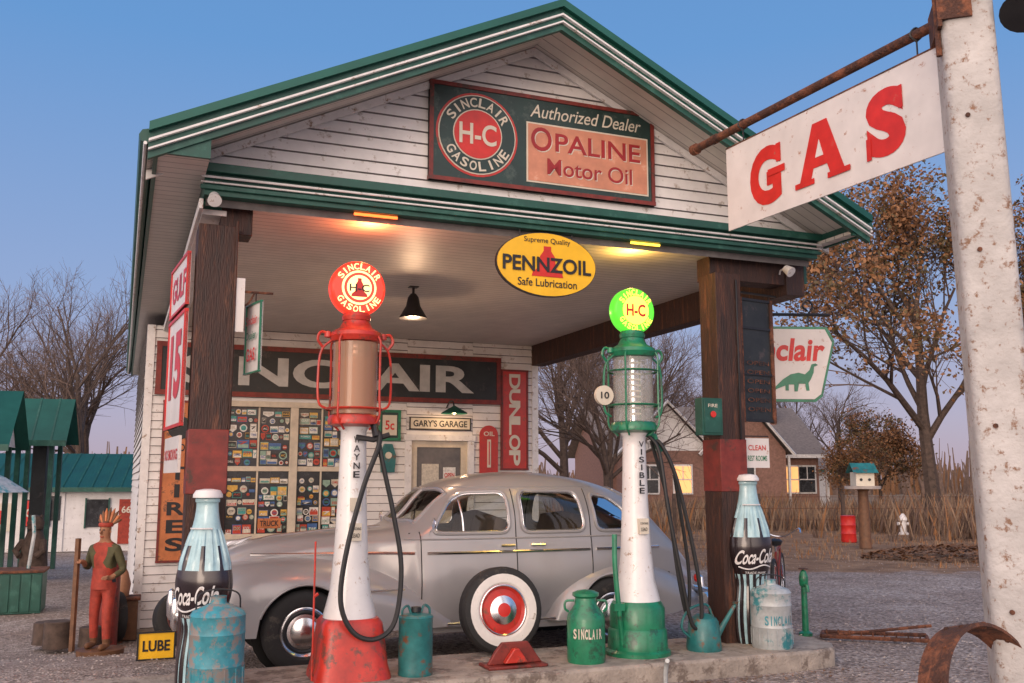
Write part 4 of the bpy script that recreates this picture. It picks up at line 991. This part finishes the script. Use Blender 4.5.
for s in(-1,1): mb.lathe([(.001,-.03),(.04,0),(.001,.05)],'bark',8,(s*.11,0,1.30));mb.tube([(s*.2,-.05,.8),(s*.28,-.2,.6),(s*.16,-.28,.5)],[.08,.07,.06],'bark',8)
mb.tube([(0,-.12,1.15),(0,-.24,1.12)],[.07,.04],'bark',8)
mb.obj('carved_wooden_bear',loc=(-10.0,20.5,-.45))
# ---------------------------------------------------------------- outbuildings left
def shed(name,x0,x1,y0,y1,zw,zr,loc,rz,wall,roof,hip=False,op=False,extra=None):
    E=empty(name,loc,rz);mb=MB()
    if not op: mb.box(x0,x1,y0,y1,0,zw,wall)
    else:
        for x in(x0+.1,x1-.1):
            for y in(y0+.1,y1-.1): mb.box(x-.05,x+.05,y-.05,y+.05,0,zw,'green')
        mb.box(x0+.3,x1-.3,y0+.6,y1,.8,zw-.02,'blackm')  # dark block stands in for the shade beneath the open roof
    mb.obj('walls',E)
    o=.25;cy=(y0+y1)/2;mb=MB()
    if hip:
        q=(x1-x0)*.38;mb.add([(x0-o,y0-o,zw),(x1+o,y0-o,zw),(x1+o,y1+o,zw),(x0-o,y1+o,zw),(x0+q,cy,zr),(x1-q,cy,zr)],[(0,1,5,4),(1,2,5),(2,3,4,5),(3,0,4),(3,2,1,0)],roof)
        mb.box(x0-o,x1+o,y0-o-.02,y1+o,zw-.1,zw-.005,'green')
    else:
        mb.add([(x0-o,y0-o,zw-.05),(x1+o,y0-o,zw-.05),(x1+o,cy,zr),(x0-o,cy,zr),(x1+o,y1+o,zw-.05),(x0-o,y1+o,zw-.05)],[(0,1,2,3),(3,2,4,5)],roof)
        mb.add([(x0,y0,zw),(x0,cy,zr-.05),(x0,y1,zw),(x1,y0,zw),(x1,cy,zr-.05),(x1,y1,zw)],[(0,1,2),(3,5,4)],wall)
        mb.box(x0-o,x1+o,y0-o-.03,y0-o,zw-.13,zw+.0,'green')
    x=x0
    while x<x1 and not hip: mb.add([(x,y0-o,zw-.03),(x+.04,y0-o,zw-.03),(x+.04,cy,zr+.02),(x,cy,zr+.02)],[(0,1,2,3)],'green');x+=.4
    mb.obj('roof',E)
    mb=MB()
    if extra: extra(mb)
    if mb.v: mb.obj('details',E)
def ex1(mb):
    mb.box(-.6,.1,-.04,0,0,1.7,'white');mb.box(-.5,0,-.06,-.04,.9,1.6,'wglass')
    mb.box(.7,1.3,-.05,0,.7,1.5,'wglass');mb.box(.66,.7,-.07,0,.66,1.54,'green');mb.box(1.3,1.34,-.07,0,.66,1.54,'green')
    mb.box(-2.2,-1.3,-.05,0,.6,1.4,'cream');mb.text('OIL',-1.75,1.0,.6,.4,-.06,'redl')
    mb.box(-1.02,-.25,-.11,-.06,.72,1.5,'black');mb.box(-.99,-.28,-.125,-.11,.75,1.47,'redl');mb.text('Gulf',-.64,1.12,.55,.25,-.13,'cream',.02)
    mb.box(1.6,2.0,-.05,0,.2,1.5,'redc');mb.box(2.1,2.4,-.05,0,.8,1.4,'teal');mb.text('66',1.8,1.2,.25,.2,-.056,'cream')
shed('white_outbuilding',-2.4,2.6,0,5,1.85,2.9,(-13.2,28.5,-.45),rad(14),'siding','roofg',extra=ex1)
shed('green_roof_pavilion',-.45,.45,-.6,.6,2.95,3.95,(-11.0,22.5,-.45),rad(15),'white','roofg',False,True)
shed('green_roof_kiosk',-1.2,1.2,-1,1,2.75,3.9,(-11.6,19.6,-.45),rad(18),'white','roofg',False,True)
mb=MB();mb.tube([(0,0,0),(0,0,2.0)],.03,'chrome',8);mb.lathe([(.9,1.85),(.5,2.1),(.02,2.3)],'galv',8,cap=False);mb.obj('patio_umbrella',loc=(-9.2,16.6,-.45))
# ---------------------------------------------------------------- brick house
HB=empty('brick_house',(9.2,44,0),rad(8))
mb=MB();mb.box(-5,5,0,7,0,2.9,'brick');mb.add([(-5,0,2.9),(-5,3.5,5.1),(-5,7,2.9),(5,0,2.9),(5,3.5,5.1),(5,7,2.9)],[(0,1,2),(3,5,4)],'brick')
for gx,gw_,gh in((-2.6,2.0,2.1),(1.0,1.9,2.3)):
    mb.box(gx-gw_,gx+gw_,-1.2,0,0,2.9,'brick');mb.add([(gx-gw_,-1.2,2.9),(gx,-1.2,2.9+gh),(gx+gw_,-1.2,2.9)],[(0,1,2)],'siding' if gx<0 else 'brick')
mb.box(3.2,3.9,2,2.7,4,6,'brick');mb.obj('walls',HB)
mb=MB();mb.add([(-5.4,-.4,2.75),(5.4,-.4,2.75),(5.4,3.5,5.2),(-5.4,3.5,5.2),(5.4,7.4,2.75),(-5.4,7.4,2.75)],[(0,1,2,3),(3,2,4,5)],'shing')
for gx,gw_,gh in((-2.6,2.0,2.1),(1.0,1.9,2.3)):
    o=.3
    mb.add([(gx-gw_-o,-1.5,2.75),(gx,-1.5,2.98+gh),(gx,3.2,2.98+gh),(gx-gw_-o,3.2,2.75),(gx+gw_+o,-1.5,2.75),(gx+gw_+o,3.2,2.75)],[(0,1,2,3),(1,4,5,2)],'shing')
    mb.tube([(gx-gw_-o,-1.53,2.72),(gx,-1.53,2.95+gh),(gx+gw_+o,-1.53,2.72)],.08,'white',4)
mb.box(-5.4,5.4,-.45,-.4,2.62,2.78,'white');mb.obj('roof',HB)
mb=MB()
for i,(x,y) in enumerate(((-3.4,-1.2),(-1.9,-1.2),(1.0,-1.2),(3.6,0),(4.4,0))):
    mb.box(x-.45,x+.45,y-.05,y,1.0,2.3,'white');mb.box(x-.37,x+.37,y-.07,y-.05,1.07,2.22,'wwin' if i in(1,3) else 'wglass');mb.box(x-.37,x+.37,y-.09,y-.07,1.62,1.67,'white');mb.box(x-.02,x+.02,y-.09,y-.07,1.67,2.22,'white')
mb.box(-.7,.0,-.06,0,0,2.1,'white');mb.box(3.1,3.2,-1,-.9,0,2.7,'white');mb.box(4.9,5.0,-1,-.9,0,2.7,'white')
mb.obj('windows_and_door',HB)
shed('farm_shed',-1.6,1.6,0,3,2.2,3.2,(15.2,52,0),0,'white','shing')
# ---------------------------------------------------------------- trees
def grow(mb,tips,rn,p,d,L,r,lv,mx,spread=.6):
    nseg=4 if lv<2 else (3 if lv<4 else 2);pts=[p.copy()];rr=[r];q=p.copy();dd=d.copy()
    for i in range(nseg):
        dd=(dd+Vector((rn.uniform(-1,1),rn.uniform(-1,1),rn.uniform(-.6,.8)))*(.10+.05*lv)).normalized();q=q+dd*(L/nseg);pts.append(q.copy());rr.append(r*(1-.62*(i+1)/nseg))
    mb.tube(pts,rr,'bark' if lv<3 else 'bark2',7 if lv<2 else (4 if lv<3 else 3),cap=False)
    if lv>=mx: tips.append(q);return
    nc={0:9,1:6,2:5,3:5,4:4}.get(lv,3)
    for k in range(nc):
        t=(.34 if lv==0 else .22)+(1-(.34 if lv==0 else .22))*((k+rn.random()*.8)/nc);t=min(t,.99)
        f=t*nseg;i=min(int(f),nseg-1);bp=pts[i].lerp(pts[i+1],f-i)
        ax=Vector((rn.uniform(-1,1),rn.uniform(-1,1),rn.uniform(-1,1))).cross(dd)
        if ax.length<.1: continue
        ax.normalize();ang=spread*rn.uniform(.7,1.35)
        nd=(Matrix.Rotation(ang,3,ax)@dd);nd.z+=.12;nd.normalize()
        grow(mb,tips,rn,bp,nd,L*rn.uniform(.5,.72)*(1.15-.35*t),max(.007,rr[i]*.55),lv+1,mx,spread)
def maketree(seed,H,mx,leaves=0,lsize=.1,spread=.62):
    rn=random.Random(seed);mb=MB();tips=[]
    grow(mb,tips,rn,Vector((0,0,-.1)),Vector((0,0,1)),H*.62,H*.022,0,mx,spread)
    if leaves:
        for k in range(leaves):
            t=tips[rn.randrange(len(tips))];c=t+Vector((rn.gauss(0,.28),rn.gauss(0,.28),rn.gauss(0,.22)))
            cl=noise.noise(c*.8)
            if cl<-.18: continue
            u=Vector((rn.uniform(-1,1),rn.uniform(-1,1),rn.uniform(-1,1))).normalized();w=u.cross(Vector((rn.uniform(-1,1),rn.uniform(-1,1),rn.uniform(-1,1)))).normalized();s_=lsize*rn.uniform(.6,1.3)
            m=('leaf1' if cl>.1 else 'leaf2') if rn.random()<.6 else 'leaf3'
            mb.add([c-u*s_,c+w*s_*.6,c+u*s_,c-w*s_*.6],[(0,1,2,3)],m)
    return mb
def inst(name,me,loc,rz,sc):
    o=bpy.data.objects.new(name,me);bpy.context.scene.collection.objects.link(o);o.location=loc;o.rotation_euler=(0,0,rz);o.scale=(sc,sc,sc);return o
t1=maketree(3,10,4).obj('bare_tree',loc=(-16.0,36,-.4));t2=maketree(11,9,4,spread=.7).obj('bare_tree.001',loc=(1.8,33,0))
k=2
for me,x,y,s,r in((t1.data,5.6,50,1.0,2),(t2.data,-18.5,42,1.15,1),(t1.data,-23,40,1.0,4),(t2.data,4.0,40,.95,3),(t1.data,7.8,56,1.15,5),(t2.data,-1.5,60,1.2,.4),(t1.data,-27,60,1.3,.9),(t2.data,12.5,60,1.0,2.2),(t1.data,3.0,58,1.1,3.3),(t2.data,21,62,1.0,1.2),(t1.data,17.2,58,.8,1.9),(t1.data,2.9,29,.7,1.1),(t2.data,9.5,62,1.2,.2)):
    inst('bare_tree.%03d'%k,me,(x,y,-.1),r,s);k+=1
big=maketree(21,13.0,4,34000,.08,.66).obj('autumn_leaf_tree',loc=(14.6,33.5,0))
inst('autumn_leaf_tree.001',big.data,(21.5,38,0),2.4,.95)
sm=maketree(31,5.0,4,9000,.07,.8).obj('autumn_shrub_tree',loc=(17.5,46,0));inst('autumn_shrub_tree.001',sm.data,(11.5,50,0),2,.9);inst('autumn_shrub_tree.002',sm.data,(15.3,42,0),4,.75)
mb=MB();rn=random.Random(5)
for k in range(5200):
    x=rn.uniform(-130,150);y=rn.uniform(105,150);h=(3.0+3.0*noise.noise(Vector((x*.05,0,7)))+rn.uniform(0,2))*rn.uniform(.5,1.1);w=rn.uniform(.08,.35);le=rn.uniform(-.8,.8)
    mb.add([(x-w,y,0),(x+w,y,0),(x+le+w*.3,y,h),(x+le-w*.3,y,h)],[(0,1,2,3)],'bark2' if rn.random()<.7 else 'leaf1')
mb.obj('distant_trees')
mb=MB();rn=random.Random(9)
def blade(x,y,h,w,m):
    z=gz(x,y);a=rn.uniform(0,pi);dx,dy=cos(a)*w,sin(a)*w;lx,ly=rn.uniform(-.35,.35)*h,rn.uniform(-.35,.35)*h
    mb.add([(x-dx,y-dy,z-.02),(x+dx,y+dy,z-.02),(x+dx*.6+lx*.5,y+dy*.6+ly*.5,z+h*.6),(x+lx,y+ly,z+h)],[(0,1,2),(0,2,3)],m)
for k in range(26000):
    x=rn.uniform(1.5,40);y=rn.uniform(31,42) if rn.random()<.75 else rn.uniform(26,31)
    n_=noise.noise(Vector((x*.25,y*.25,1)))
    if y<31 and n_<.1: continue
    blade(x,y,(1.0+.6*n_)*rn.uniform(.4,1.1),rn.uniform(.01,.035),'dry' if rn.random()<.45 else ('dry2' if rn.random()<.7 else 'leaf3'))
mb.obj('dry_brush')
mb=MB()
for k in range(9000):
    x=rn.uniform(3.5,26);y=rn.uniform(18,31)
    if noise.noise(Vector((x*.5,y*.5,4)))<.0: continue
    blade(x,y,rn.uniform(.04,.14),rn.uniform(.006,.02),'dry' if rn.random()<.6 else 'leaf3')
mb.obj('dry_grass')
mb=MB()
for i in range(12):
    x=5+i*2.6;mb.box(x-.05,x+.05,29.95,30.05,0,1.2,'bark')
for z in(.4,.75,1.1): mb.tube([(5,30,z),(34,30,z)],.008,'rust',4)
mb.obj('wire_fence')
mb=MB();mb.lathe([(.16,0),(.14,.1),(.12,1.35),(.16,1.4)],'wood',12);mb.lathe([(.42,1.4),(.42,1.47)],'stone',16)
mb.box(-.22,.22,-.2,.2,1.47,1.80,'cream');mb.add([(-.3,-.28,1.78),(.3,-.28,1.78),(.3,0,2.02),(-.3,0,2.02),(.3,.28,1.78),(-.3,.28,1.78)],[(0,1,2,3),(3,2,4,5)],'teal')
for x in(-.1,.1): mb.lathe([(.035,0),(.035,.01)],'black',12,(x,-.21,1.62),axis='y')
mb.obj('birdhouse_on_post',loc=(8.45,23.4,0))
mb=MB();mb.lathe([(.19,0),(.2,.05),(.19,.2),(.2,.22),(.19,.24),(.19,.42),(.2,.44),(.19,.46),(.19,.66),(.2,.68),(.15,.69)],'redl',20);mb.obj('red_barrel',loc=(8.85,25.7,0))
mb=MB();mb.lathe([(.15,0),(.15,.05),(.10,.07),(.10,.4),(.13,.42),(.12,.5),(.06,.58),(.03,.62)],'white',16);mb.tube([(-.17,0,.32),(.17,0,.32)],.05,'white',10);mb.obj('white_fire_hydrant',loc=(11.7,29.2,0))
mb=MB()
for k in range(1400):
    a=rn.uniform(0,2*pi);q=rn.random()**.5;x=9.2+1.9*q*cos(a);y=20.5+1.2*q*sin(a);z=.22*(1-q*q)+rn.uniform(0,.05);s_=.05
    mb.add([(x-s_,y,z),(x,y-s_,z+rn.uniform(-.03,.03)),(x+s_,y,z+rn.uniform(-.03,.03)),(x,y+s_,z)],[(0,1,2,3)],'leaf1' if k%3 else 'leaf3')
mb.obj('leaf_pile')
# ---------------------------------------------------------------- light, sky, camera
w=bpy.data.worlds.new('World');bpy.context.scene.world=w;w.use_nodes=True;N=w.node_tree.nodes;L=w.node_tree.links
bg=N['Background'];tc=N.new('ShaderNodeTexCoord');sp=N.new('ShaderNodeSeparateXYZ');L.new(tc.outputs['Generated'],sp.inputs[0])
rp=N.new('ShaderNodeValToRGB');L.new(sp.outputs[2],rp.inputs[0]);e=rp.color_ramp.elements
st=[(0,(.44,.35,.44)),(.06,(.40,.37,.53)),(.18,(.26,.36,.62)),(.42,(.125,.30,.62)),(1,(.06,.18,.45))]
while len(e)<len(st): e.new(.5)
for i,(q,c) in enumerate(st): e[i].position=q;e[i].color=list(c)+[1]
dt=N.new('ShaderNodeVectorMath');dt.operation='DOT_PRODUCT';L.new(tc.outputs['Generated'],dt.inputs[0]);dt.inputs[1].default_value=Vector((-.3,-.94,.15)).normalized()
mr=N.new('ShaderNodeMapRange');mr.interpolation_type='SMOOTHSTEP';L.new(dt.outputs['Value'],mr.inputs[0]);mr.inputs[1].default_value=.05;mr.inputs[2].default_value=1
mx=N.new('ShaderNodeMix');mx.data_type='RGBA';L.new(mr.outputs[0],mx.inputs[0]);L.new(rp.outputs[0],mx.inputs[6]);mx.inputs[7].default_value=(2.7,2.2,2.0,1)
L.new(mx.outputs[2],bg.inputs[0]);bg.inputs[1].default_value=1.0
sk=N.new('ShaderNodeTexSky');sk.sky_type='NISHITA';sk.sun_disc=False;sk.sun_elevation=rad(6);sk.sun_rotation=rad(197)
b2_=N.new('ShaderNodeBackground');b2_.inputs[1].default_value=.015;L.new(sk.outputs[0],b2_.inputs[0]);ad=N.new('ShaderNodeAddShader');L.new(bg.outputs[0],ad.inputs[0]);L.new(b2_.outputs[0],ad.inputs[1]);L.new(ad.outputs[0],N['World Output'].inputs[0])
sl=bpy.data.lights.new('sun','SUN');sl.energy=.75;sl.angle=rad(22);sl.color=(1,.80,.66);so=bpy.data.objects.new('sun',sl);bpy.context.scene.collection.objects.link(so)
d=Vector((.30*cos(rad(6)),.95*cos(rad(6)),-sin(rad(6))));so.rotation_euler=d.to_track_quat('-Z','Y').to_euler()
def pl(name,loc,col,e,r=.05):
    l=bpy.data.lights.new(name,'POINT');l.energy=e;l.color=col;l.shadow_soft_size=r;o=bpy.data.objects.new(name,l);bpy.context.scene.collection.objects.link(o);o.location=loc
pl('red_glow_light',LL(1.2,.08,3.62),(1,.22,.07),20);pl('yellow_glow_light',LL(3.7,.08,3.62),(1,.58,.12),16)  # point lights added to spread the coloured glow over the ceiling
pl('warm_ceiling_lamp',LL(2.28,2.5,3.33),(1,.62,.36),45,.06)
pl('wall_lamp_bulb',LL(3.95,WB-.42,2.55),(1,.62,.34),7,.04)
cam=bpy.data.cameras.new('camera');cam.sensor_width=36;cam.lens=33.75;cam.clip_end=5000;co=bpy.data.objects.new('camera',cam);bpy.context.scene.collection.objects.link(co)
co.location=(0,0,1.6);co.rotation_euler=(pi/2+math.atan(139/960),0,0)
sc=bpy.context.scene;sc.camera=co;sc.view_settings.view_transform='Standard';sc.view_settings.look='None';sc.view_settings.exposure=0
